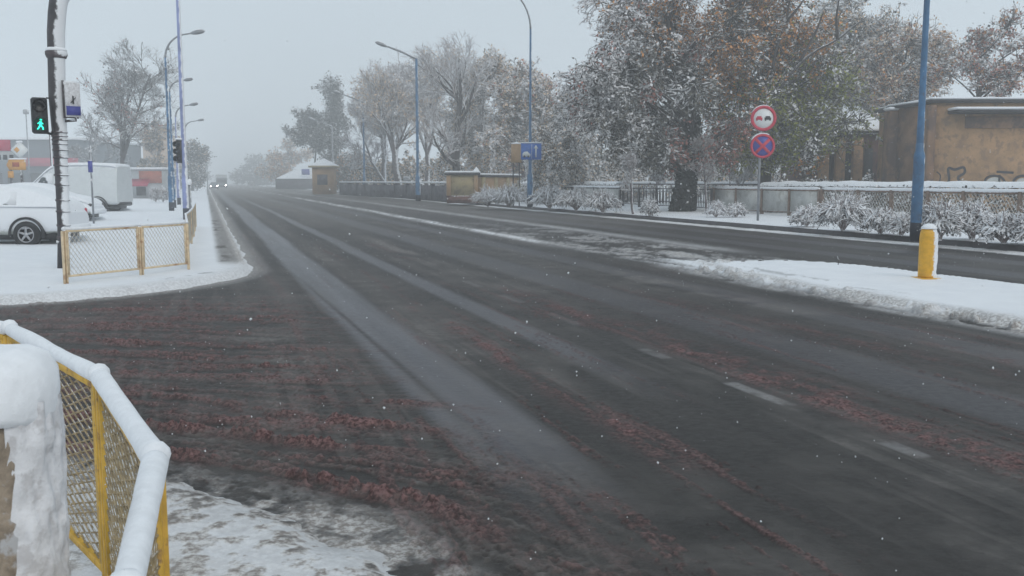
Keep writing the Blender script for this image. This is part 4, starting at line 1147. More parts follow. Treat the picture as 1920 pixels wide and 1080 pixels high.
# balustrade deeper in the garden
q0 = dp(1168, 345, 60); q1 = dp(1432, 350, 55)
t = thing('balustrade', 'white-topped dark railing deep in the garden behind the ivy-clad trunk', 'railing', (q0.x, q0.y, .15), math.atan2(q1.y - q0.y, q1.x - q0.x))
L_ = math.hypot(q1.x - q0.x, q1.y - q0.y); hbz = hz(344, 60) - .15
nb = int(L_ / .22)
b = MB(); b.box((L_ / 2, 0, hbz - .04), (L_, .08, .08)); b.box((L_ / 2, 0, .2), (L_, .06, .06)); b.box((L_ / 2, 0, hbz * .62), (L_, .05, .05)); b.build('rail', 'post_dark', t)
for k in range(nb):
    if k == 0: bar = MB(); bar.box((0, 0, hbz / 2), (.05, .05, hbz - .2)); bar_me = bar.mesh('bar'); bar_me.materials.append(M['post_dark'])
    o = bpy.data.objects.new('bar', bar_me); COL.objects.link(o); o.parent = t; o.location = (L_ * (k + .5) / nb, 0, 0)
b = MB(); lumpy_tube(b, [(0, 0, hbz + .05), (L_, 0, hbz + .05)], .075, 7, 8, .25, .3); b.build('snow_cap', 'snow', t, smooth=True)

# ------------------------------------------------------------------ hedges
def leaf_quads(centers, size, r_, aniso=1.0, flat=0.0):
    n_ = len(centers)
    a = r_.normal(size=(n_, 3)); a[:, 2] *= (1 - flat); a /= np.linalg.norm(a, axis=1, keepdims=True) + 1e-9
    b_ = r_.normal(size=(n_, 3)); b_[:, 2] *= (1 - flat); b_ -= a * np.sum(a * b_, 1, keepdims=True); b_ /= np.linalg.norm(b_, axis=1, keepdims=True) + 1e-9
    s = size * r_.uniform(.6, 1.3, size=(n_, 1)); s2 = s * aniso * r_.uniform(.6, 1.0, size=(n_, 1))
    k1 = r_.uniform(-.35, .35, size=(n_, 1))
    V = np.stack([centers - a * s, centers - b_ * s2 + a * k1 * s, centers + a * s, centers + b_ * s2 - a * k1 * s], 1)
    return V.reshape(-1, 3), np.arange(n_ * 4).reshape(-1, 4)
def hedge(label, px0, px1, v, ztop, width, seed):
    r_ = np.random.default_rng(seed)
    ua, ub = fu(px0, v), fu(px1, v); L_ = ub - ua
    t = thing('hedge', label, 'hedge', W(ua, v, .15), TH)
    H = ztop - .15
    n_ = int(L_ * 420)
    c_ = np.stack([r_.uniform(-width / 2, width / 2, n_), r_.uniform(0, L_, n_), r_.uniform(0, H - .05, n_)], 1)
    sh = r_.random(n_) < .7; c_[sh, 0] = -width / 2 + r_.normal(0, .05, sh.sum())
    V, Qd = leaf_quads(c_, .05, r_)
    mi = r_.choice([0, 1, 2], n_, p=[.45, .2, .35])
    link('foliage', new_mesh('foliage', V, Qd, midx=mi), ['leaf_dark', 'leaf_grey', 'snow_clump'], t)
    ny, nx_ = int(L_ / .12) + 2, 10
    yy, xx_ = np.meshgrid(np.linspace(0, L_, ny), np.linspace(-1, 1, nx_), indexing='ij')
    prof_ = np.sqrt(np.clip(1 - xx_ ** 2, 0, 1))
    zz_ = H - .06 + .15 * prof_ * (.65 + .7 * fbm(yy, xx_ + 3, 1.3, 3, seed)) + .05 * (fbm(yy, xx_, 3.0, 3, seed + 1) - .5) - (np.abs(xx_) > .99) * .05
    V = np.stack([xx_ * (width / 2 + .06) + .06 * (fbm(yy, xx_, 2, 2, seed + 5) - .5), yy, zz_], -1).reshape(-1, 3)
    id_ = np.arange(ny * nx_).reshape(ny, nx_)
    Qd = np.stack([id_[:-1, :-1], id_[:-1, 1:], id_[1:, 1:], id_[1:, :-1]], -1).reshape(-1, 4)
    link('snow_cap', new_mesh('snow_cap', V, Qd, smooth=True), 'snow', t)
hedge('long clipped hedge under thick snow in front of the ochre building', 2150, 1438, 24.9, 1.50, 1.1, 61)
hedge('clipped hedge with snow on top behind the board fence near the blue sign', 1168, 940, 23.2, 1.50, 1.1, 62)

# ------------------------------------------------------------------ trees and shrubs
def grow(r_, P, R, n, length, angle, up=0.15, K=5, curl=.18, t0=.25, rf=.55, t1=1.0, lenfall=.5):
    """children of the polylines P; returns polylines and radii"""
    N, Kp, _ = P.shape
    par = np.repeat(np.arange(N), n); M_ = len(par)
    t = r_.uniform(t0, t1, M_); f = t * (Kp - 1); i0 = np.minimum(f.astype(int), Kp - 2); w = (f - i0)[:, None]
    base = P[par, i0] * (1 - w) + P[par, i0 + 1] * w
    tan = P[par, i0 + 1] - P[par, i0]; tan /= np.linalg.norm(tan, axis=1, keepdims=True) + 1e-9
    rad = (R[par, i0] * (1 - w[:, 0]) + R[par, i0 + 1] * w[:, 0])
    rv = r_.normal(size=(M_, 3)); rv -= tan * np.sum(rv * tan, 1, keepdims=True); rv /= np.linalg.norm(rv, axis=1, keepdims=True) + 1e-9
    a = r_.normal(angle, angle * .25, M_)[:, None]
    d = tan * np.cos(a) + rv * np.sin(a); d[:, 2] += up; d /= np.linalg.norm(d, axis=1, keepdims=True)
    L_ = (length * r_.uniform(.6, 1.25, M_) * (1 - lenfall * t))[:, None]
    pts = [base]; p = base; dd = d
    for k in range(K - 1):
        dd = dd + r_.normal(0, curl, (M_, 3)); dd[:, 2] += up * .25; dd /= np.linalg.norm(dd, axis=1, keepdims=True)
        p = p + dd * L_ / (K - 1); pts.append(p)
    C = np.stack(pts, 1)
    r0_ = rad * rf
    RR_ = r0_[:, None] * np.linspace(1, .35, K)[None]
    return C, RR_
def tubes_mesh(name, levels, sides):
    Vs = []; Qs = []; n_ = 0
    for (P, R), S in zip(levels, sides):
        V, Qd = tube_arrays(P, R, S); Vs.append(V); Qs.append(Qd + n_); n_ += len(V)
    return np.vstack(Vs), np.vstack(Qs)
def bez(pts, K):
    pts = np.array(pts, float); t = np.linspace(0, 1, len(pts)); tt = np.linspace(0, 1, K)
    return np.stack([np.interp(tt, t, pts[:, i]) for i in range(3)], 1)

def bare_tree(name, label, cat_, loc, r_, h, trunk_r, trunk_frac=.45, spread=.75, n=(7, 7, 7, 6), lens=(.45, .26, .14, .08), bark='bark_pale', twigm='twig_frost',
              lean=(0, 0), leaf=None, up=.22, min_r=.012, group=None, scale_r=1.0, forks=0):
    t = thing(name, label, cat_, loc, 0, group)
    K = 8; zt = np.linspace(0, h * .92, K)
    wob = np.cumsum(r_.normal(0, h * .012, (K, 2)), 0); wob[0] = 0
    tr = np.stack([lean[0] * zt / h + wob[:, 0], lean[1] * zt / h + wob[:, 1], zt], 1)
    R0 = trunk_r * np.array([1.25, 1.0, .9, .8, .65, .48, .3, .12])
    P0 = tr[None]; R0 = R0[None]
    if forks:
        F1 = grow(r_, P0[:, :4], R0[:, :4], forks, h * .8, .32, .10, 8, .06, .85, .8, 1.0, .1)
        P0 = np.concatenate([P0, F1[0]]); R0 = np.concatenate([R0, np.maximum(F1[1], trunk_r * .12)])
    L1 = grow(r_, P0, R0, n[0], h * lens[0], spread, up, 7, .13, trunk_frac * .75, .62, .98)
    L2 = grow(r_, *L1, n[1], h * lens[1], .65, up * .7, 5, .18, .2, .62)
    L3 = grow(r_, *L2, n[2], h * lens[2], .6, up * .5, 4, .2, .15, .65)
    L4 = grow(r_, *L3, n[3], h * lens[3], .6, up * .3, 3, .25, .15, .7)
    mn = min_r
    V, Q_ = tubes_mesh('trunk', [(P0, R0), (L1[0], np.maximum(L1[1], mn * 1.6))], [10, 6])
    link('trunk', new_mesh('trunk', V, Q_, smooth=True), bark, t)
    V, Q_ = tubes_mesh('branches', [(L2[0], np.maximum(L2[1], mn * 1.25)), (L3[0], np.maximum(L3[1], mn)), (L4[0], np.maximum(L4[1], mn * .75))], [4, 3, 3])
    link('branches', new_mesh('branches', V, Q_), twigm, t)
    if leaf:
        mats_, probs, cnt, size = leaf
        P = L4[0].reshape(-1, 3); c_ = P[r_.integers(0, len(P), cnt)] + r_.normal(0, .10, (cnt, 3))
        V, Q_ = leaf_quads(c_, size, r_, .8)
        sel = vnoise(c_[:, 0] * .5 + 9, c_[:, 2] * .5 + c_[:, 1] * .3, 3) * .7 + r_.random(cnt) * .3
        cum = np.cumsum(probs); sr = np.argsort(np.argsort(sel)) / cnt
        mi = np.searchsorted(cum, sr).clip(0, len(mats_) - 1)
        link('foliage', new_mesh('foliage', V, Q_, midx=mi), mats_, t)
    return t

def leafy_tree(name, label, loc, r_, trunk_pts, trunk_r, limbs, lobes, cnt, size, mats_, probs, snow_p, droop=0.0, bias=None, twigm='twig_dark', bark='bark', min_r=.02, color_fn=None, twig_n=9, ivy=False):
    """crown of many lobes, each hung on its own limb; lobes = (x, y, z, r) about the trunk foot"""
    t = thing(name, label, 'tree', loc)
    K = 10; P0 = bez(trunk_pts, K)[None]; R0 = (np.interp(np.linspace(0, 1, K), [0, .12, .5, 1], [1.25, 1.0, .75, .3]) * trunk_r)[None]
    lob = np.array(lobes, float)
    # limbs: from a point on the trunk to each lobe
    tp = P0[0]
    Pl = []; Rl = []
    for (x, y, z, rr_) in lob:
        zs_ = tp[:, 2]; zt_ = np.clip(z - .8 - .55 * math.hypot(x, y) * .8, zs_[2], zs_[-1])
        s = np.array([np.interp(zt_, zs_, tp[:, 0]), np.interp(zt_, zs_, tp[:, 1]), zt_]); e = np.array([x, y, z])
        m_ = (s + e) / 2 + np.array([0, 0, .12 * np.linalg.norm(e - s)]) + r_.normal(0, .25, 3)
        m1_ = s * .6 + m_ * .5 - s * .1
        tt = np.linspace(0, 1, 7)[:, None]
        Pl.append((1 - tt) ** 2 * s + 2 * tt * (1 - tt) * m_ + tt ** 2 * e)
        Rl.append(trunk_r * .30 * np.linspace(1, .22, 7) * r_.uniform(.6, 1.1))
    Pl = np.array(Pl); Rl = np.array(Rl)
    # twigs radiating within each lobe
    n_l = len(lob); N2 = twig_n
    c0 = np.repeat(np.arange(n_l), N2 * 4)
    d = r_.normal(size=(len(c0), 3)); d[:, 2] = d[:, 2] * .75 + .1; d /= np.linalg.norm(d, axis=1, keepdims=True)
    rad = lob[c0, 3] * r_.uniform(.75, 1.15, len(c0))
    i_ = r_.integers(4, 7, len(c0)); s = Pl[c0, i_]
    pts = []
    for k in range(5):
        tt = k / 4; q = s + d * (rad * tt)[:, None] + r_.normal(0, .06, (len(c0), 3)) * tt
        q[:, 2] -= droop * (rad * tt * tt); pts.append(q)
    L2 = np.stack(pts, 1); R2 = np.maximum(.028 * np.linspace(1, .3, 5)[None] * np.ones((len(c0), 1)), min_r * .7)
    L3 = grow(r_, L2, R2, 2, .8, .7, -.05 * (droop > 0), 4, .2, .3, .6)
    V, Q_ = tubes_mesh('trunk', [(P0, R0), (Pl, np.maximum(Rl, .03))], [12, 6])
    link('trunk', new_mesh('trunk', V, Q_, smooth=True), bark, t)
    V, Q_ = tubes_mesh('branches', [(L2, R2), (L3[0], np.maximum(L3[1], min_r * .55))], [3, 3])
    link('branches', new_mesh('branches', V, Q_), twigm, t)
    allp = np.concatenate([L2[:, 1:].reshape(-1, 3), L3[0].reshape(-1, 3), L3[0].reshape(-1, 3)])
    c_ = allp[r_.integers(0, len(allp), cnt)] + r_.normal(0, size * 1.3, (cnt, 3))
    # clumps: keep leaves where a coarse noise is high so that gaps open in the crown
    cl = vnoise(c_[:, 0] * 1.1 + 50, c_[:, 2] * 1.1 + c_[:, 1] * .9 + 50, 13)
    c_ = c_[cl > .27]; n_ = len(c_)
    V, Q_ = leaf_quads(c_, size, r_, .75)
    if color_fn is not None: mi = color_fn(c_, r_)
    else: mi = r_.choice(len(mats_), n_, p=probs)
    wn_ = .55 * vnoise(c_[:, 0] * 2.6, c_[:, 2] * 3.4 + c_[:, 1] * 2, 17) + .25 * vnoise(c_[:, 0] * .7, c_[:, 2] * .8 + c_[:, 1], 18) + .20 * r_.random(n_)
    if bias is not None: wn_ = wn_ + bias(c_)
    snowy = wn_ > np.quantile(wn_, 1 - snow_p * .42)
    mi = np.where(snowy, len(mats_), mi)
    # snow lying along the twigs, as short strokes
    sg_ = np.concatenate([np.stack([L3[0][:, :-1], L3[0][:, 1:]], 2).reshape(-1, 2, 3), np.stack([L2[:, 1:-1], L2[:, 2:]], 2).reshape(-1, 2, 3)])
    ns_ = int(cnt * snow_p * .75); sel_ = r_.integers(0, len(sg_), ns_); fr_ = r_.random((ns_, 1))
    d_ = sg_[sel_, 1] - sg_[sel_, 0]; d_ = d_ / (np.linalg.norm(d_, axis=1, keepdims=True) + 1e-9); d_[:, 2] *= .6
    p_ = sg_[sel_, 0] * (1 - fr_) + sg_[sel_, 1] * fr_ + np.array([0, 0, .035]) + r_.normal(0, size * .35, (ns_, 3))
    if bias is not None:
        keep = r_.random(ns_) < np.clip(.62 + 3.2 * bias(p_), .15, 1); p_ = p_[keep]; d_ = d_[keep]; ns_ = len(p_)
    w_ = np.cross(d_, r_.normal(size=(ns_, 3))); w_ /= np.linalg.norm(w_, axis=1, keepdims=True) + 1e-9
    hl = size * r_.uniform(1.0, 2.4, (ns_, 1)); hw_ = size * r_.uniform(.22, .42, (ns_, 1))
    VS = np.stack([p_ - d_ * hl, p_ - w_ * hw_, p_ + d_ * hl, p_ + w_ * hw_], 1).reshape(-1, 3)
    QS = np.arange(ns_ * 4).reshape(-1, 4) + len(V)
    mi = np.concatenate([mi, np.full(ns_, len(mats_))]); V = np.vstack([V, VS]); Q_ = np.vstack([Q_, QS])
    link('foliage', new_mesh('foliage', V, Q_, midx=mi), list(mats_) + ['snow_clump'], t)
    if ivy:
        n_ = 5200; ii = r_.uniform(0, .62, n_); k_ = ii * (K - 1); i0 = k_.astype(int); w = (k_ - i0)[:, None]
        c_ = P0[0][i0] * (1 - w) + P0[0][i0 + 1] * w
        rr_ = (R0[0][i0] * (1 - w[:, 0]) + R0[0][i0 + 1] * w[:, 0]) + r_.uniform(-.02, .14, n_)
        an = r_.uniform(0, 2 * math.pi, n_); c_ = c_ + np.stack([rr_ * np.cos(an), rr_ * np.sin(an), np.zeros(n_)], 1)
        V, Q_ = leaf_quads(c_, .07, r_); link('ivy', new_mesh('ivy', V, Q_, midx=(r_.random(n_) < .04).astype(int)), ['ivy', 'snow_clump'], t)
    return t
def env_lobes(r_, n, boxes):
    """lobe centres in ellipsoids: (cx, cy, cz, rx, ry, rz, weight, lobe radius)"""
    out = []; wsum = sum(b_[6] for b_ in boxes)
    for (cx, cy, cz, rx, ry, rz, w, lr) in boxes:
        for _ in range(int(n * w / wsum)):
            d = r_.normal(size=3); d /= np.linalg.norm(d); s = r_.uniform(.35, 1.0) ** .6
            out.append((cx + rx * d[0] * s, cy + ry * d[1] * s, cz + rz * d[2] * s, lr * r_.uniform(.7, 1.2)))
    return out

# A: the big snowy tree with the thick ivy-clad trunk
YA = 45.0
tA = dp(1278, 398, YA); tA.z = .15
def rel(px, py, dy=0.0, base=tA):
    q_ = dp(px, py, base.y + dy); return (q_.x - base.x, dy, q_.z - base.z)
def ell(px, py, rpx, rpy, base, depth=3.0, w=1.0, lr=1.2, dy=0.0):
    x, y, z = rel(px, py, dy, base); k = base.y / F
    return (x, y, z, rpx * k, depth, rpy * k, w, lr)
rA = np.random.default_rng(101)
lobA = env_lobes(rA, 78, [ell(1190, 60, 100, 90, tA, 3, 1.2), ell(1120, 170, 75, 75, tA, 3, 1.1, 1.1), ell(1230, 180, 130, 100, tA, 3.5, 1.6), ell(1310, 60, 110, 110, tA, 3.5, 1.2),
                          ell(1160, 285, 90, 40, tA, 2.8, .7, 1.0), ell(1290, 270, 110, 50, tA, 3, 1.0, 1.0), ell(1200, -60, 110, 80, tA, 3, .8), ell(1340, 190, 70, 100, tA, 3, .7)])
lobA = [l for l in lobA if l[2] > 2.9]
def colA(c_, r_):
    n_ = len(c_); v_ = vnoise(c_[:, 0] * .55 + 3, c_[:, 2] * .55 + 8, 5); q = r_.random(n_)
    mi = np.where(v_ > .60, np.where(q < .6, 2, 0), 0)
    warm = sm(c_[:, 2] + .55 * c_[:, 0], 5.2, 8.2)
    return np.where(q < warm * .85 * sm(vnoise(c_[:, 0] * .8, c_[:, 2] * .8, 8), .15, .5), 1, mi)
leafy_tree('broad_tree', 'broad snow-laden tree with brownish leaves and a thick dark ivy-clad trunk', tA, rA,
           [(0, 0, -.1), rel(1284, 350), rel(1294, 300), rel(1300, 220), rel(1275, 130), rel(1250, 40), rel(1240, -60)], .42, 0, lobA, 52000, .078,
           ['leaf_grey', 'leaf_brown', 'leaf_red', 'leaf_dark'], None, .74, droop=.35, color_fn=colA, ivy=True, bias=lambda c: np.clip(-c[:, 0] * .045, -.14, .22) + np.clip((c[:, 2] - 5) * .015, -.05, .08))
# B: green and brown tree behind the round signs
YB = 47.0
tB = dp(1432, 380, YB); tB.z = .15
relB = lambda px, py, dy=0: rel(px, py, dy, tB)
rB = np.random.default_rng(202)
lobB = env_lobes(rB, 84, [ell(1400, 80, 90, 90, tB, 3, 1.2), ell(1420, 200, 110, 80, tB, 3.5, 1.2), ell(1540, 190, 85, 75, tB, 3, 1.2, 1.1), ell(1530, 270, 75, 40, tB, 2.6, .7, 1.0),
                          ell(1540, 80, 80, 60, tB, 2.8, .55, 1.0), ell(1420, -30, 110, 70, tB, 3, .8), ell(1400, 290, 80, 35, tB, 2.5, .5, .9)])
lobB = [l for l in lobB if l[2] > 2.4]
def colB(c_, r_):
    n_ = len(c_); v_ = vnoise(c_[:, 0] * .5 + 30, c_[:, 2] * .5 + 18, 6); q = r_.random(n_)
    base = np.where(q < .80, 1, 0)
    warm = sm(c_[:, 2] - .6 * c_[:, 0], 4.8, 7.8)
    base = np.where(q < warm * .72, 2, base)
    return np.where((v_ > .70) & (q < .5), 2, base)
leafy_tree('broad_tree', 'tall green and rusty leaved tree with dark bare limbs behind the round signs', tB, rB,
           [(0, 0, -.1), relB(1436, 330), relB(1437, 250), relB(1442, 160), relB(1452, 90), relB(1478, 10), relB(1490, -60)], .30, 0, lobB, 48000, .085,
           ['leaf_grey', 'leaf_green', 'leaf_brown', 'leaf_dark'], None, .33, color_fn=colB, bias=lambda c: np.clip(c[:, 0] * .02, -.1, .1) * (c[:, 2] > 6))
lbB = MB()
for pl in ([(1446, 150), (1455, 90), (1475, 40), (1480, 0), (1500, -30)], [(1475, 40), (1500, 10), (1512, -10)], [(1440, 200), (1480, 140), (1520, 100), (1570, 75), (1600, 50), (1626, 30)],
           [(1570, 75), (1568, 30), (1575, -10)], [(1500, 115), (1530, 60), (1545, 20)]):
    pts = [relB(a, b_, -2.4) for a, b_ in pl]; lbB.tube(bez(pts, 12), np.linspace(.085, .02, 12), 7)
tBB = [o for o in COL.objects if o.get('label', '').startswith('tall green')][0]
lbB.build('bare_limb', 'bark', tBB, smooth=True)

# C, D: brown and reddish trees behind the ochre building
def back_tree(label, px, pybase, Y, boxes, cnt, size, mats_, probs, snow_p, seed, trunk_r=.22, tz=None, **kw):
    r_ = np.random.default_rng(seed); b0 = dp(px, pybase, Y); b0.z = .15
    bx = [ell(*b_[:4], b0, *b_[4:]) for b_ in boxes]
    topy = min(b_[1] - b_[3] for b_ in boxes)
    tp = [(0, 0, -.1)] + [rel(px + (i - 2) * 3, int(pybase + (topy - pybase) * i / 4), 0, b0) for i in range(1, 4)]
    lob = env_lobes(r_, kw.pop('nl', 34), bx)
    return leafy_tree('tree', label, b0, r_, tp, trunk_r, 0, lob, cnt, size, mats_, probs, snow_p, **kw)
back_tree('thin tan-leaved tree rising behind the recessed wing', 1690, 340, 58, [(1680, 110, 70, 65, 2.5, 1, 1.2), (1660, 170, 60, 30, 2.5, .6, 1.0), (1740, 120, 60, 60, 2.5, 1, 1.1)], 15000, .085,
          ['leaf_tan', 'leaf_brown', 'leaf_red'], [.6, .25, .15], .65, 301)
back_tree('sparse reddish tree with dark crooked trunk behind the right end of the ochre roof', 1835, 340, 52, [(1815, 90, 40, 30, 1.5, .6, .8), (1840, 140, 40, 35, 1.5, .7, .8), (1870, 60, 40, 30, 1.5, .6, .7), (1910, 110, 55, 35, 1.8, .8, .8), (1780, 120, 25, 20, 1.2, .3, .6), (1900, 165, 50, 18, 1.5, .4, .6)],
          5200, .085, ['leaf_red', 'leaf_dark', 'leaf_brown'], [.5, .25, .25], .60, 302, trunk_r=.24, nl=16)
back_tree('dense snowy tree filling the gap between the big tree and the brown wing', 1590, 350, 62, [(1600, 60, 90, 80, 3, 1, 1.4), (1560, 160, 90, 70, 3, 1, 1.3), (1640, 190, 50, 40, 3, .5, 1.0)], 26000, .085,
          ['leaf_grey', 'leaf_tan', 'leaf_dark'], [.4, .4, .2], .80, 303)
# E: frosty mass left of the big tree
back_tree('frosted grey weeping tree just right of the blue sign pole', 1060, 380, 60, [(1060, 250, 55, 55, 2.5, 1, 1.1), (1040, 310, 50, 35, 2.5, .8, 1.0), (1090, 200, 40, 40, 2.5, .5, 1.0)], 30000, .075,
          ['leaf_grey', 'leaf_dark', 'leaf_tan'], [.6, .1, .3], .85, 304, droop=.5, nl=30)
back_tree('white frosted tree behind the blue sign pole', 985, 375, 78, [(975, 180, 60, 55, 3, 1, 1.4), (960, 260, 65, 50, 3, 1, 1.3), (1030, 210, 35, 60, 3, .6, 1.2), (1010, 300, 60, 30, 3, .7, 1.1)], 34000, .11,
          ['leaf_tan', 'leaf_grey', 'leaf_red'], [.55, .30, .15], .95, 305, bark='bark_pale', min_r=.03)
back_tree('tan snowy tree left of the blue sign pole, above the garden wall', 905, 372, 84, [(920, 150, 45, 40, 3, .8, 1.2), (890, 240, 60, 55, 3, 1, 1.4), (930, 300, 50, 25, 3, .5, 1.1)], 26000, .11,
          ['leaf_tan', 'leaf_grey'], [.75, .25], .90, 306, bark='bark_pale', min_r=.03)
# bare trees
def bt(label, px, Y, topy, r, seed, **kw):
    b0 = dp(px, 360, Y); b0.z = .15; h = hz(topy, Y) - .15
    return bare_tree('bare_tree', label, 'tree', b0, np.random.default_rng(seed), h, r, **kw)
bt('tall bare snow-edged tree with a dark upright trunk behind the cream gate block', 857, 80, 85, .36, 401, bark='bark', twigm='twig_frost', trunk_frac=.25, n=(10, 6, 5, 4), lens=(.50, .27, .15, .09), min_r=.020, up=.22, spread=.8)
bt('forked pale-leaved tree behind the middle of the long dark wall', 752, 92, 165, .34, 402, bark='bark_pale', n=(8, 6, 5, 4), lens=(.5, .28, .16, .1), forks=3, min_r=.024, leaf=(['leaf_tan', 'snow_clump'], [.4, .6], 8000, .10))
bt('slender forked tree right beside the grey lamp post', 800, 96, 150, .26, 403, n=(8, 6, 5, 4), lens=(.42, .26, .16, .1), forks=2, min_r=.024, leaf=(['leaf_tan', 'snow_clump'], [.5, .5], 5000, .10))
bt('pale orange-leaved tree over the left end of the long dark wall', 718, 104, 195, .30, 404, n=(8, 6, 5, 4), lens=(.42, .28, .16, .1), forks=2, min_r=.026, leaf=(['leaf_tan', 'snow_clump'], [.55, .45], 9000, .12))
bt('leaning thin tree crossing in front of the pale orange-leaved one', 733, 100, 210, .20, 405, n=(8, 6, 6, 4), lens=(.4, .26, .16, .1), lean=(-4, 0), min_r=.024)
back_tree('dark evergreen tree, left one of the hazy pair above the guardhouse', 592, 372, 152, [(575, 225, 30, 28, 2.5, 1, 1.5), (560, 245, 22, 20, 2, .5, 1.2), (600, 255, 30, 25, 2.5, .8, 1.3)], 11000, .19, ['leaf_dark', 'leaf_grey'], [.8, .2], .15, 311, min_r=.04, nl=22)
back_tree('tall loose evergreen tree, right one of the hazy pair above the guardhouse', 632, 370, 146, [(622, 180, 26, 26, 2, 1, 1.3), (625, 240, 30, 40, 2.5, 1.2, 1.4), (632, 300, 28, 40, 2.5, 1.2, 1.3)], 13000, .18, ['leaf_dark', 'leaf_grey'], [.75, .25], .22, 312, min_r=.04, nl=28)
back_tree('low dark bushy tree beside the left end of the long dark wall', 662, 366, 132, [(665, 310, 28, 32, 3, 1, 1.4), (640, 325, 30, 25, 3, .8, 1.2)], 11000, .14, ['leaf_dark', 'leaf_brown', 'leaf_grey'], [.5, .2, .3], .2, 313, min_r=.04, nl=18)
back_tree('hazy brownish tree behind the low distant house', 545, 366, 215, [(545, 300, 38, 34, 4, 1, 2.0), (510, 318, 30, 24, 4, .8, 1.6)], 9000, .22, ['leaf_tan', 'leaf_brown', 'leaf_grey'], [.4, .3, .3], .2, 314, min_r=.05, nl=18)
back_tree('faint grey tree farthest along the right side of the road', 490, 362, 330, [(490, 318, 30, 26, 5, 1, 2.6), (462, 332, 24, 16, 5, .8, 2.0)], 6000, .42, ['leaf_dark', 'leaf_grey'], [.5, .5], .15, 315, min_r=.06, nl=16)
bt('round-crowned bare tree behind the white van', 232, 84, 172, .22, 406, bark='bark', twigm='twig', trunk_frac=.34, n=(11, 6, 5, 4), lens=(.46, .27, .16, .09), forks=2, min_r=.017, spread=1.0, up=.12, leaf=(['leaf_red', 'leaf_dark', 'snow_clump'], [.3, .4, .3], 1500, .10))
bt('small hazy bare tree left of the round-crowned one', 172, 104, 236, .16, 407, bark='bark', twigm='twig', trunk_frac=.3, n=(9, 6, 5, 4), min_r=.022, up=.12, spread=1.0)
bt('slim hazy tree behind the curved lamp posts', 300, 110, 255, .16, 408, trunk_frac=.25, n=(10, 7, 6, 4), min_r=.03, leaf=(['leaf_tan', 'leaf_grey'], [.6, .4], 3500, .14))
back_tree('hazy grey-green tree at the far end of the left pavement', 362, 366, 150, [(365, 300, 20, 38, 3, 1, 1.4), (350, 330, 26, 20, 3, .8, 1.2)], 9000, .17, ['leaf_dark', 'leaf_grey', 'leaf_tan'], [.4, .5, .1], .3, 316, min_r=.04, nl=18)
back_tree('faint tree tops beyond the left pavement, close to the oncoming truck', 376, 362, 290, [(376, 318, 14, 26, 3, 1, 1.8)], 4000, .26, ['leaf_dark', 'leaf_grey'], [.5, .5], .2, 317, min_r=.06, nl=10)
# saplings and thin stems in the garden
for (px, Y, top, seed, lab) in ((1188, 41.5, 300, 501, 'pale snow-sided sapling left of the ivy-clad trunk'), (1326, 44, 268, 502, 'straight dark sapling right of the ivy-clad trunk'), (1384, 52, 300, 503, 'slanting thin tree between the two big trees'), (1370, 55, 290, 504, 'frosted spindly tree between the big trees, left of the slanting one'), (1232, 54, 315, 505, 'low frosted sapling behind the dark bar fence')):
    bt(lab, px, Y, top, .055, seed, bark='bark_pale', n=(9, 6, 5, 4), trunk_frac=.45, lens=(.32, .2, .12, .08), min_r=.010, lean=(.4 if seed == 503 else -.2, 0))
# dark second trunk behind the sign post
# frosted undergrowth behind the balustrade
def thicket(label, px0, px1, Y, topy, cnt, seed, mats_=('leaf_grey', 'leaf_tan', 'leaf_dark', 'snow_clump'), probs=(.25, .12, .08, .55), size=.09, depth=3.0, group=None):
    r_ = np.random.default_rng(seed)
    p0_ = dp(px0, 350, Y); p1_ = dp(px1, 350, Y); L_ = p1_.x - p0_.x; H = hz(topy, Y) - .15
    t = thing('thicket', label, 'bushes', (p0_.x, Y, .15))
    ns = int(L_ * 5)
    x = r_.uniform(0, L_, ns); y = r_.uniform(-depth / 2, depth / 2, ns); hgt = H * (.55 + .45 * vnoise(x * .7 + seed, y * 0, 3)) * r_.uniform(.7, 1.0, ns)
    P = np.stack([np.stack([x + r_.normal(0, .12, ns) * k, y + r_.normal(0, .12, ns) * k, hgt * k / 4], 1) for k in range(5)], 1)
    R_ = np.full((ns, 5), .022) * np.linspace(1, .5, 5)
    L1 = grow(r_, P, R_, 6, H * .35, .6, .1, 4, .2, .15, .6)
    V, Q_ = tubes_mesh('stems', [(P, R_), (L1[0], np.maximum(L1[1], .009))], [4, 3]); link('stems', new_mesh('stems', V, Q_), 'twig_frost', t)
    pts_ = L1[0].reshape(-1, 3); c_ = pts_[r_.integers(0, len(pts_), cnt)] + r_.normal(0, .12, (cnt, 3)); c_[:, 2] = np.abs(c_[:, 2])
    V, Q_ = leaf_quads(c_, size, r_); link('foliage', new_mesh('foliage', V, Q_, midx=r_.choice(len(mats_), cnt, p=probs)), list(mats_), t)
thicket('snow-dusted undergrowth behind the white-topped railing', 1150, 1460, 66, 285, 26000, 601)
thicket('snowy undergrowth left of the railing, behind the clipped hedge', 1000, 1170, 63, 310, 15000, 602)
thicket('frosty bushes behind the cream gate block and garden wall', 820, 1010, 92, 280, 20000, 603, probs=(.2, .3, .05, .45), size=.13)
thicket('tall dim undergrowth beyond the garden behind the blue lane sign', 980, 1200, 84, 250, 16000, 607, probs=(.35, .2, .1, .35), size=.14)
thicket('dim far undergrowth between the guardhouse and the forked trees', 640, 760, 150, 290, 9000, 608, probs=(.4, .3, .2, .1), size=.2)
thicket('hazy pale bushes behind the long dark wall', 680, 850, 112, 280, 16000, 604, probs=(.3, .35, .1, .25), size=.13)
thicket('dark shrubbery in front of the low red-brown house', 1440, 1600, 44, 320, 12000, 605, probs=(.3, .05, .35, .30), size=.06, depth=2)
thicket('snowy undergrowth behind the brown wing roof', 1600, 1760, 66, 215, 9000, 606, probs=(.2, .35, .05, .4), size=.11)

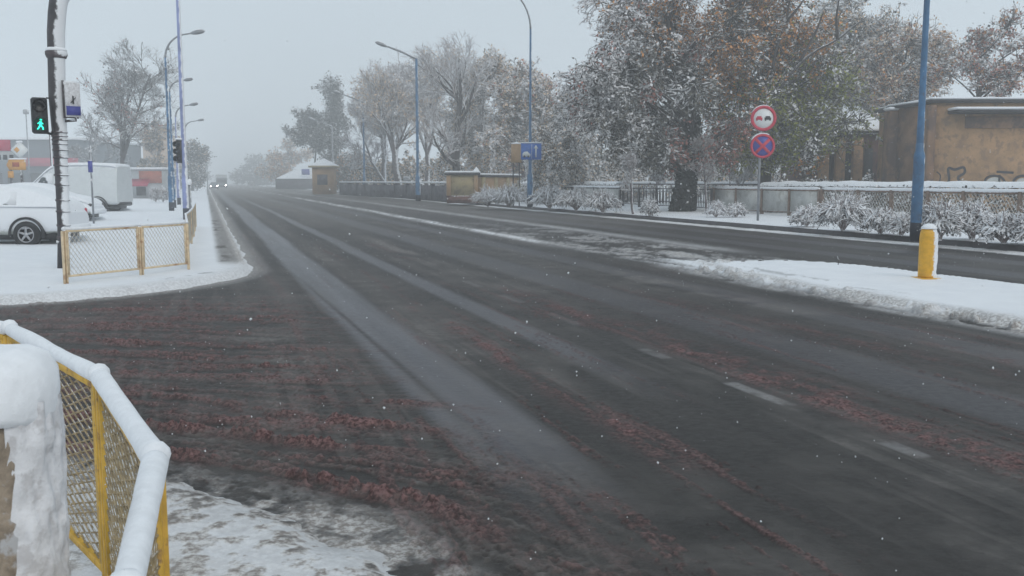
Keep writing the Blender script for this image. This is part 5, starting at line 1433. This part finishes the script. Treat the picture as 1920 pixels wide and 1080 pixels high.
# snow-laden arching shrubs in front of the fences
def shrub(label, px, py, wpx, hpx, seed, dark=.3, group='snowy shrubs along the right pavement'):
    r_ = np.random.default_rng(seed); x, y = gp(px, py, .15); k = y / F; rx = wpx * k / 1.8; H = hpx * k * 1.12
    t = thing('shrub', label, 'shrub', (x, y, .15), 0, group)
    n_ = int(70 + 60 * rx)
    an = r_.uniform(0, 2 * math.pi, n_); out = r_.uniform(.35, 1.0, n_) * rx; hh_ = H * r_.uniform(.55, 1.0, n_) * (1.15 - .45 * out / rx)
    pts = []
    for kk in range(7):
        s = kk / 6
        rad = out * (s ** 1.1); z = hh_ * (math.sin(min(s * 1.35, 1) * math.pi / 2)) - hh_ * .55 * max(0, s - .62) ** 1.2 * 2.2
        pts.append(np.stack([rad * np.cos(an) + r_.normal(0, .015, n_), rad * np.sin(an) * .75 + r_.normal(0, .015, n_), np.maximum(z, .01)], 1))
    P = np.stack(pts, 1); R_ = np.full((n_, 7), .034) * np.array([.5, .6, .8, 1, 1.1, 1, .5])
    L1 = grow(r_, P, R_, 5, H * .45, .7, -.05, 4, .18, .35, .7)
    V, Q_ = tubes_mesh('stems', [(P, R_), (L1[0], np.maximum(L1[1], .009))], [5, 4]); link('stems', new_mesh('stems', V, Q_), 'twig_frost', t)
    cnt = int(n_ * 34); pp = np.concatenate([P[:, 2:].reshape(-1, 3), L1[0].reshape(-1, 3)]); c_ = pp[r_.integers(0, len(pp), cnt)] + r_.normal(0, .03, (cnt, 3))
    V, Q_ = leaf_quads(c_, .034, r_, .6); mi = (r_.random(cnt) < (dark * np.clip(1.5 - c_[:, 2] / H * 1.6, .1, 1.6))).astype(int)
    link('foliage', new_mesh('foliage', V, Q_, midx=mi), ['snow_clump', 'leaf_dark'], t)
sh = [(1512, 426, 60, 36, .3, 'small snowy shrub at the left foot of the big arching shrub'), (1580, 434, 110, 62, .35, 'biggest arching snow-laden shrub, left of the blue lamp pole'), (1650, 440, 70, 42, .5, 'low snowy shrub between the biggest shrub and the blue lamp pole'),
      (1690, 443, 50, 36, .5, 'little snowy shrub touching the left side of the blue lamp pole'), (1762, 452, 80, 66, .4, 'dark-centred snowy shrub just right of the yellow bollard'), (1822, 450, 90, 62, .25, 'open snowy shrub in the middle between bollard and right edge'),
      (1882, 458, 90, 50, .6, 'brownish low snowy shrub near the right edge'), (1940, 460, 80, 60, .4, 'snowy shrub cut by the right edge of the photo'),
      (915, 388, 60, 34, .1, 'low white shrub at the right corner of the garden wall'), (955, 389, 72, 36, .1, 'white shrub left of the blue sign pole'), (1030, 392, 80, 38, .12, 'white shrub right of the blue sign pole'),
      (1080, 396, 80, 38, .15, 'snowy shrub in front of the board fence, halfway along'), (1130, 400, 72, 38, .5, 'darker twiggy shrub at the right end of the board fence'), (1218, 405, 34, 26, .7, 'small dark shrub in front of the bar fence'), (1342, 408, 40, 26, .2, 'low snow-covered shrub behind the fence corner'), (1380, 408, 40, 24, .3, 'faint low shrub at the foot of the pale boards')]
for i, (px, py, w_, h_, dk, lab) in enumerate(sh): shrub(lab, px, py, w_, h_, 700 + i, dk)

# ------------------------------------------------------------------ vehicles
def car_body(secs, n=12):
    """sections along x: (x, half_width, z_low, z_belt, z_top, top_half_width) -> closed loft"""
    V = []; Q = []
    for (x, w, zl, zb_, zt_, tw) in secs:
        ring = [(-w * .80, zl), (-w * .97, zl + .10), (-w, (zl + zb_) / 2), (-w * .97, zb_), (-tw * 1.0, zt_ - .08 if zt_ - zb_ > .15 else zt_ - .02), (-tw * .82, zt_),
                (tw * .82, zt_), (tw * 1.0, zt_ - .08 if zt_ - zb_ > .15 else zt_ - .02), (w * .97, zb_), (w, (zl + zb_) / 2), (w * .97, zl + .10), (w * .80, zl)]
        V += [(x, a, b_) for a, b_ in ring]
    for k in range(len(secs) - 1):
        for j in range(n):
            a0 = k * n + j; a1 = k * n + (j + 1) % n
            Q.append((a0, a1, a1 + n, a0 + n))
    m_ = MB(); m_.add(V, Q)
    for base, rev in ((0, True), ((len(secs) - 1) * n, False)):
        c_ = np.mean(np.array(V)[base:base + n], 0); V2 = [tuple(c_)] + [V[base + j] for j in range(n)]
        m_.add(V2, None, [(0, 1 + (j + 1) % n, 1 + j) if rev else (0, 1 + j, 1 + (j + 1) % n) for j in range(n)])
    return m_
def wheel(parent, x, y, r, side):
    b = MB(); V = []; S = 28; prof = [(.62, -.10), (.9, -.10), (1.0, -.06), (1.0, .06), (.9, .10), (.62, .10)]
    Q = []
    for (q, yy) in prof:
        for j in range(S): a = 2 * math.pi * j / S; V.append((x + r * q * math.cos(a), y + yy, r + r * q * math.sin(a)))
    for k in range(len(prof)):
        k2 = (k + 1) % len(prof)
        for j in range(S): Q.append((k * S + j, k * S + (j + 1) % S, k2 * S + (j + 1) % S, k2 * S + j))
    b.add(V, Q); w = b.build('wheel', 'tyre', parent, smooth=True)
    b = MB(); disc(b, (x, r), r * .64, y - .03, y + .03, 24); b.build('rim_back', 'dark_lens', w)
    b = MB(); yy = y + side * .085
    disc(b, (x, r), r * .62, yy - .012, yy + .012, 28, r * .54); disc(b, (x, r), r * .16, yy - .012, yy + .014, 14)
    for k in range(5):
        a = 2 * math.pi * k / 5 + .3; ca, sa = math.cos(a), math.sin(a)
        p1 = [(x + r * (.1 * ca - .09 * sa), r + r * (.1 * sa + .09 * ca)), (x + r * (.57 * ca - .06 * sa), r + r * (.57 * sa + .06 * ca)), (x + r * (.57 * ca + .06 * sa), r + r * (.57 * sa - .06 * ca)), (x + r * (.1 * ca + .09 * sa), r + r * (.1 * sa - .09 * ca))]
        b.poly(p1, yy - .01, yy + .008)
    b.build('rim', 'rim', w)
    return w
def parked_car(label, loc, rotz, L=4.2, wr=.31, kind='hatch', paint='car_silver', name='parked_car', group='snow-covered vehicles on the parking lot'):
    t = thing(name, label, 'van' if kind == 'van' else 'car', loc, rotz, group)
    if kind == 'van':
        H = 2.45
        secs = [(0, .80, .42, .8, .95, .6), (.12, .92, .36, .95, 1.12, .70), (.9, .98, .34, 1.12, 1.30, .80), (1.35, 1.0, .34, 1.3, 1.75, .80), (1.95, 1.0, .34, 1.35, 2.28, .82), (2.4, 1.0, .34, 1.4, H, .86), (L - .12, 1.0, .34, 1.4, H - .02, .88), (L, .94, .42, 1.35, H - .15, .82)]
    else:
        H = 1.42
        secs = [(0, .70, .42, .55, .62, .55), (.10, .80, .32, .66, .76, .66), (.55, .85, .26, .78, .90, .72), (1.02, .86, .24, .86, .98, .72), (1.45, .86, .24, .90, 1.22, .62), (1.85, .86, .24, .92, 1.39, .56), (2.6, .86, .24, .93, H, .56), (3.2, .86, .24, .93, 1.36, .55), (L - .35, .84, .26, .92, 1.12, .58), (L - .08, .80, .34, .88, .98, .60), (L, .72, .45, .70, .80, .60)]
    b = car_body(secs); bd = b.build('body', paint, t, smooth=True)
    bd.modifiers.new('s', 'SUBSURF').levels = 1; bd.modifiers['s'].render_levels = 2
    x1, x2 = (.92, L - .82) if kind != 'van' else (1.0, L - .95)
    hw_ = .80 if kind != 'van' else .93
    for x_ in (x1, x2):
        for side in (-1, 1):
            wheel(t, x_, side * hw_, wr, side)
            b = MB(); V = []; Q = []; S = 16
            for q, yy in ((wr + .045, side * (hw_ + .075)), (wr + .10, side * (hw_ + .085)), (wr + .10, side * (hw_ - .05)), (wr + .045, side * (hw_ - .05))):
                for j in range(S + 1): a = math.radians(-8 + 196 * j / S); V.append((x_ + q * math.cos(a), yy, wr + q * math.sin(a)))
            for kk in range(3):
                for j in range(S): Q.append((kk * (S + 1) + j, kk * (S + 1) + j + 1, (kk + 1) * (S + 1) + j + 1, (kk + 1) * (S + 1) + j))
            b.add(V, Q); b.build('wheel_arch', 'black', t)
    b = MB(); b.box((L / 2, 0, .26), (L - .5, 1.4, .16)); b.build('underbody', 'black', t)
    for xe in (.02, L - .02):
        b = MB(); b.box((xe, 0, .42), (.16, 1.45, .20), 0, .05); b.build('bumper', 'black' if kind == 'van' else paint, t)
    for side in (-1, 1):
        b = MB(); b.box((.10, side * .56, .66 if kind != 'van' else .86), (.14, .26, .13), 0, .03); b.build('headlight', 'dark_lens', t)
        b = MB(); b.box((L - .06, side * .62, .78 if kind != 'van' else 1.0), (.08, .16, .22), 0, .02); b.build('tail_light', 'sign_red', t)
    if kind != 'van':
        for side in (-1, 1):
            for (xa, xb) in ((1.55, 2.30), (2.36, 3.15)):
                b = MB(); ym = side * .80; yt = side * .62
                b.add([(xa + (.0), ym, .98), (xb, ym, .98), (xb - .05, yt, 1.30), (xa + .28 if xa < 2 else xa, yt, 1.30)] + [(xa, ym - side * .03, .98), (xb, ym - side * .03, .98), (xb - .05, yt - side * .03, 1.30), (xa + .28 if xa < 2 else xa, yt - side * .03, 1.30)],
                      [(0, 1, 2, 3), (7, 6, 5, 4), (0, 4, 5, 1), (1, 5, 6, 2), (2, 6, 7, 3), (3, 7, 4, 0)]); b.build('side_window', 'car_glass', t)
    else:
        for side in (-1, 1):
            b = MB(); b.add([(1.35, side * .985, 1.38), (2.15, side * .99, 1.38), (2.15, side * .93, 1.95), (1.75, side * .93, 1.95)] + [(1.35, side * .95, 1.38), (2.15, side * .95, 1.38), (2.15, side * .90, 1.95), (1.75, side * .90, 1.95)], [(0, 1, 2, 3), (7, 6, 5, 4), (0, 4, 5, 1), (1, 5, 6, 2), (2, 6, 7, 3), (3, 7, 4, 0)]); b.build('side_window', 'car_glass', t)
    if name != 'far':      # drift of snow banked against the side that faces the street
        b = MB(); lumpy_tube(b, [(.1, -1.0, .02), (L * .3, -1.03, .03), (L * .7, -1.0, .02), (L - .1, -1.02, .03)], .15, 9, 10, .45, .12)
        side_y = -1 if abs(rotz) < 1.5 else 1
        dm = b.build('snow_drift', 'snow', t, smooth=True); dm.scale = (1, side_y, 1)
    # snow blanket over bonnet, glass and roof
    sec2 = []
    for (x, w, zl, zb_, zt_, tw) in secs:
        th_ = .05 if kind == 'van' else .10
        lo = zt_ - .05 if zt_ - zb_ < .2 else (zb_ + .0 if kind != 'van' else zt_ - .12)
        sec2.append((min(max(x, .03), L - .03) + (.0), (tw + .05) if kind == 'van' else w * (.9 if zt_ - zb_ < .2 else .965), lo, lo + .03, zt_ + th_ * (.7 + .5 * random.random()), tw + .03))
    b = car_body(sec2); sc_ = b.build('snow_blanket', 'snow', t, smooth=True)
    sc_.modifiers.new('s', 'SUBSURF').render_levels = 2
    return t
gl = lambda px, py: on_px(px, py, .08)
c1 = gl(108, 463)
parked_car('nearest parked silver car buried in snow, with a spoked alloy wheel, left of the mast', (c1.x - 4.2 - .0, c1.y + .9, .05), math.radians(2), paint='car_silver')
c2_ = gl(166, 417)
parked_car('second snow-covered car parked right behind the mast, in front of the van', (c2_.x, c2_.y + .9, .05), math.radians(180 + 4), paint='car_silver')
cv = gl(222, 398)
parked_car('white panel van with snowy roof parked behind the cars', (cv.x - 5.3, cv.y + 1.0, .05), math.radians(-1), L=5.3, wr=.36, kind='van', paint='car_white', name='parked_van')
c4 = gl(20, 402)
parked_car('snow-covered car far behind the nearest one, at the left edge', (c4.x - 3.4, c4.y + 3, .05), math.radians(6), paint='car_white')
# oncoming truck and car with lit headlights, far down the road
def box_truck(label, loc, rotz):
    t = thing('box_truck', label, 'truck', loc, rotz, 'oncoming vehicles with headlights on')
    b = MB(); b.box((0, 4.2, 1.85), (2.4, 5.6, 2.5), 0, .08); b.build('cargo_box', 'far_pale', t)
    b = MB(); b.box((0, .75, 1.35), (2.25, 1.5, 2.1), 0, .18); b.build('cab', 'far_wall', t)
    b = MB(); b.box((0, -.02, 1.75), (1.95, .08, .8), 0, .03); b.build('windscreen', 'dark_lens', t)
    b = MB(); b.box((0, -.05, .5), (2.2, .14, .35), 0, .04); b.build('bumper', 'black', t)
    for sx in (-1, 1):
        b = MB(); disc(b, (sx * .85, .72), .14, -.16, -.06, 16); b.build('headlight', 'headlight', t)
        for yy in (1.1, 5.4):
            bb = MB(); bb.tube([(sx * 1.12 - .12, yy, .45), (sx * 1.12 + .12 - .1, yy, .45)], .45, 16); bb.build('wheel', 'tyre', t)
    return t
v1 = on_px(416, 353.5, 0); 
box_truck('hazy box truck with its headlights on, coming towards us far down the road', (v1.x, v1.y, 0), TH)
v2 = on_px(405, 355, 0)
t = thing('oncoming_car', 'small hazy car with headlights on beside the distant truck', 'car', (v2.x - .4, v2.y, 0), TH - math.pi / 2 + math.pi, 'oncoming vehicles with headlights on')
t.rotation_euler = (0, 0, TH + math.pi / 2)
secs = [(0, .70, .42, .55, .62, .55), (.10, .80, .32, .66, .76, .66), (.9, .86, .24, .86, .98, .72), (1.6, .86, .24, .92, 1.36, .56), (2.8, .86, .24, .93, 1.42, .56), (3.8, .84, .26, .92, 1.12, .58), (4.2, .72, .45, .70, .80, .60)]
b = car_body(secs); b.build('body', 'far_wall', t, smooth=True)
for sy_ in (-1, 1):
    b = MB(); b.box((-.03, sy_ * .6, .62), (.08, .24, .16), 0, .03); b.build('headlight', 'headlight', t)
    for xx_ in (.85, 3.4): wheel(t, xx_, sy_ * .78, .31, sy_)

# ------------------------------------------------------------------ far left: store, boards, signs, kiosk
q0 = dp(-120, 350, 118); q1 = dp(150, 350, 118)
stt = thing('store_building', 'wide grey hall with a red fascia strip in the haze behind the parked cars', 'building', (q0.x, 118, .1))
Ls = q1.x - q0.x; Hs = hz(262, 118) - .1
b = MB(); b.box((Ls / 2, 10, Hs / 2), (Ls, 20, Hs)); b.build('wall', 'far_wall', stt)
b = MB(); b.box((Ls / 2, 10, Hs + .15), (Ls + .5, 20.5, .3)); b.build('roof_snow', 'snow', stt)
z1_ = hz(312, 118) - .1; z2_ = hz(296, 118) - .1
xa = dp(48, 300, 118).x - q0.x
b = MB(); b.box(((xa + Ls) / 2, -.3, (z1_ + z2_) / 2), (Ls - xa, .5, z2_ - z1_)); b.build('red_fascia', 'pink', stt)
for k in range(6):
    b = MB(); b.box((Ls * (k + .7) / 6.6, -.05, z1_ * .45), (Ls / 9, .12, z1_ * .6)); b.build('window', 'dark_eave', stt)
q = dp(0, 290, 62)
t = thing('billboard', 'red and white billboard cut by the left edge of the photo', 'billboard', (q.x, 62, .1))
zt_ = hz(262, 62) - .1; zm = hz(283, 62) - .1; zl_ = hz(304, 62) - .1; w_ = 46 / F * 62
b = MB(); b.box((-.1, 0, (zt_ + zm) / 2), (w_, .15, zt_ - zm), 0, .03); b.build('red_panel', 'pink', t)
b = MB(); b.box((-.1, .02, (zm + zl_) / 2 - .02), (w_ + .3, .12, zm - zl_ - .06)); b.build('grey_panel', 'far_pale', t)
for k in range(5): b = MB(); b.box((-.9 + .42 * k, -.06, (zm + zl_) / 2 - .05), (.25, .04, .32)); b.build('letter_block', 'sign_black', t)
for sx in (-.7, .6): b = MB(); b.box((sx, .1, zl_ / 2), (.12, .12, zl_)); b.build('leg', 'post_dark', t)
q = dp(37, 283, 44)
t = thing('diamond_sign', 'snowy diamond-shaped priority sign above orange boards at left', 'road sign', (q.x, 44, .1), .1)
zc_ = hz(281, 44) - .1; r_d = 16 / F * 44
b = MB(); b.poly([(-r_d, zc_), (0, zc_ - r_d), (r_d, zc_), (0, zc_ + r_d)], -.02, .02); b.build('face', 'sign_white', t)
b = MB(); r_i = r_d * .35; b.poly([(-r_i - .12, zc_), (-.12, zc_ - r_i), (r_i - .12, zc_), (-.12, zc_ + r_i)], -.032, -.021); b.build('orange_centre', 'sign_orange', t)
b = MB(); b.box((0, .06, zc_ / 2), (.08, .08, zc_)); b.build('post', 'post_dark', t)
b = MB(); b.box((0, 0, zc_ + r_d * .92), (.3, .12, .10), 0, .04); b.build('snow_cap', 'snow', t)
q = dp(34, 315, 42)
t = thing('direction_board', 'orange direction boards on a dark post behind the nearest car', 'sign', (q.x, 42, .1), .05)
zc_ = hz(312, 42) - .1
b = MB(); b.poly([(-.38, zc_ - .16), (.34, zc_ - .16), (.34, zc_ + .30), (-.38, zc_ + .30), (-.5, zc_ + .05)], -.02, .02); b.build('board', 'sign_orange', t)
b = MB(); b.box((-.32, -.03, zc_ - .36), (.24, .03, .30), .1); b.build('small_board', 'sign_orange', t)
b = MB(); b.box((-.08, -.035, zc_ + .08), (.30, .02, .2)); b.build('dark_symbol', 'kiosk', t)
b = MB(); b.box((.10, .05, zc_ / 2), (.06, .06, zc_)); b.build('post', 'post_dark', t)
b = MB(); b.box((0, 0, zc_ + .33), (.8, .08, .07), 0, .03); b.build('snow_cap', 'snow', t)
q = on_px(58, 372, .1)
t = thing('security_pole', 'slim grey pole with a small box on top behind the signal', 'pole', (q.x, q.y, .1))
hp = hz(213, q.y) - .1
b = MB(); b.lathe([(.001, 0), (.07, 0), (.045, hp), (.001, hp)], (0, 0, 0), 10); b.build('shaft', 'galv', t)
b = MB(); b.box((0, 0, hp + .15), (.45, .3, .4), .3, .05); b.build('box', 'sign_back', t)
q = on_px(101, 380, .1)
t = thing('signal_post', 'thin hazy grey post right beside the left flank of the mast', 'pole', (q.x, q.y, .1))
hp = hz(250, q.y) - .1
b = MB(); b.lathe([(.001, 0), (.08, 0), (.08, hp), (.001, hp)], (0, 0, 0), 10); b.build('shaft', 'band', t)
b = MB(); b.box((.0, 0, hp + .08), (.3, .25, .12), 0, .04); b.build('snow_cap', 'snow', t)
# kiosk with awning
q0 = on_px(248, 372, .1); Yk = q0.y
t = thing('kiosk', 'red and orange kiosk with a sloping awning behind the van', 'kiosk', (q0.x, Yk, .1))
kw_ = 58 / F * Yk; kh = hz(318, Yk) - .1
b = MB(); b.box((kw_ / 2, 1.5, kh / 2), (kw_, 3, kh)); b.build('body', 'far_pale', t)
b = MB(); b.box((kw_ * .62, -.04, kh * .74), (kw_ * .72, .08, kh * .42)); b.build('orange_panel', 'kiosk', t)
b = MB(); b.add([(.1, -.9, kh * .47), (kw_ * .62, -.9, kh * .47), (kw_ * .62, -.05, kh * .68), (.1, -.05, kh * .68), (.1, -.9, kh * .42), (kw_ * .62, -.9, kh * .42), (kw_ * .62, -.05, kh * .63), (.1, -.05, kh * .63)], [(0, 1, 2, 3), (7, 6, 5, 4), (0, 4, 5, 1), (1, 5, 6, 2), (3, 2, 6, 7), (0, 3, 7, 4)]); b.build('awning', 'pink', t)
b = MB(); b.box((kw_ * .3, -.03, kh * .25), (kw_ * .3, .05, kh * .3)); b.build('counter', 'dark_eave', t)
b = MB(); b.box((kw_ / 2, 1.4, kh + .1), (kw_ + .3, 3.3, .2), 0, .08); b.build('roof_snow', 'snow', t)
# reeds and garden stalks beside the kiosk
for k, (px, lab) in enumerate(((292, 'thin snowy bush stems by the kiosk, left clump'), (306, 'thin snowy bush stems by the kiosk, right clump'))):
    shrub(lab, px, 379, 16, 24, 790 + k, .5, 'bush stems by the kiosk')
# beige apartment slab in the haze behind the lamps
q = dp(290, 300, 190)
t = thing('apartment_block', 'hazy brown-pink apartment block behind the curved lamp posts', 'building', (q.x, 190, .1))
hA = hz(252, 190) - .1
b = MB(); b.box((0, 5, hA / 2), (4.6, 10, hA)); b.build('wall', 'plaster', t)
for fz in range(3):
    for fx in range(3):
        b = MB(); b.box((-1.5 + 1.5 * fx, -.03, hA * (.25 + .27 * fz)), (.8, .1, 1.2)); b.build('window', 'dark_eave', t)

# ------------------------------------------------------------------ falling snow
n_f = 2800
d_ = rng.uniform(2.2 ** 2, 26 ** 2, n_f) ** .5
d_[:350] = rng.uniform(1.8, 8, 350)
fx = rng.uniform(-.62, .62, n_f) * d_; fz = np.clip(CAM_H + rng.uniform(-.45, .24, n_f) * d_, .15, 12)
rad = rng.uniform(.0012, .0028, n_f) * (1 + d_ * .035)
oct_ = np.array([(1, 0, 0), (-1, 0, 0), (0, 1, 0), (0, -1, 0), (0, 0, 1.25), (0, 0, -1.25)], float)
V = (np.stack([fx, d_, fz], 1)[:, None] + rad[:, None, None] * (oct_[None] + rng.normal(0, .25, (n_f, 6, 3)))).reshape(-1, 3)
Tq = np.array([(0, 2, 4), (2, 1, 4), (1, 3, 4), (3, 0, 4), (2, 0, 5), (1, 2, 5), (3, 1, 5), (0, 3, 5)])
T_ = (np.arange(n_f)[:, None, None] * 6 + Tq[None]).reshape(-1, 3)
link('falling_snow', new_mesh('falling_snow', V, None, T_), 'snow', kind='stuff', label='snowflakes falling through the air')

# ------------------------------------------------------------------ haze
hm = bpy.data.materials.new('haze_air'); hm.use_nodes = True; nt = hm.node_tree; nt.nodes.clear()
pv = nt.nodes.new('ShaderNodeVolumePrincipled'); ou = nt.nodes.new('ShaderNodeOutputMaterial')
pv.inputs['Color'].default_value = (0.965, 0.985, 1.0, 1); pv.inputs['Density'].default_value = 0.0041; pv.inputs['Anisotropy'].default_value = 0.0
nt.links.new(pv.outputs[0], ou.inputs['Volume'])
b = MB(); b.box((0, 250, 12.2), (1240, 900, 28.6)); hz_o = b.build('haze', hm, kind='stuff')
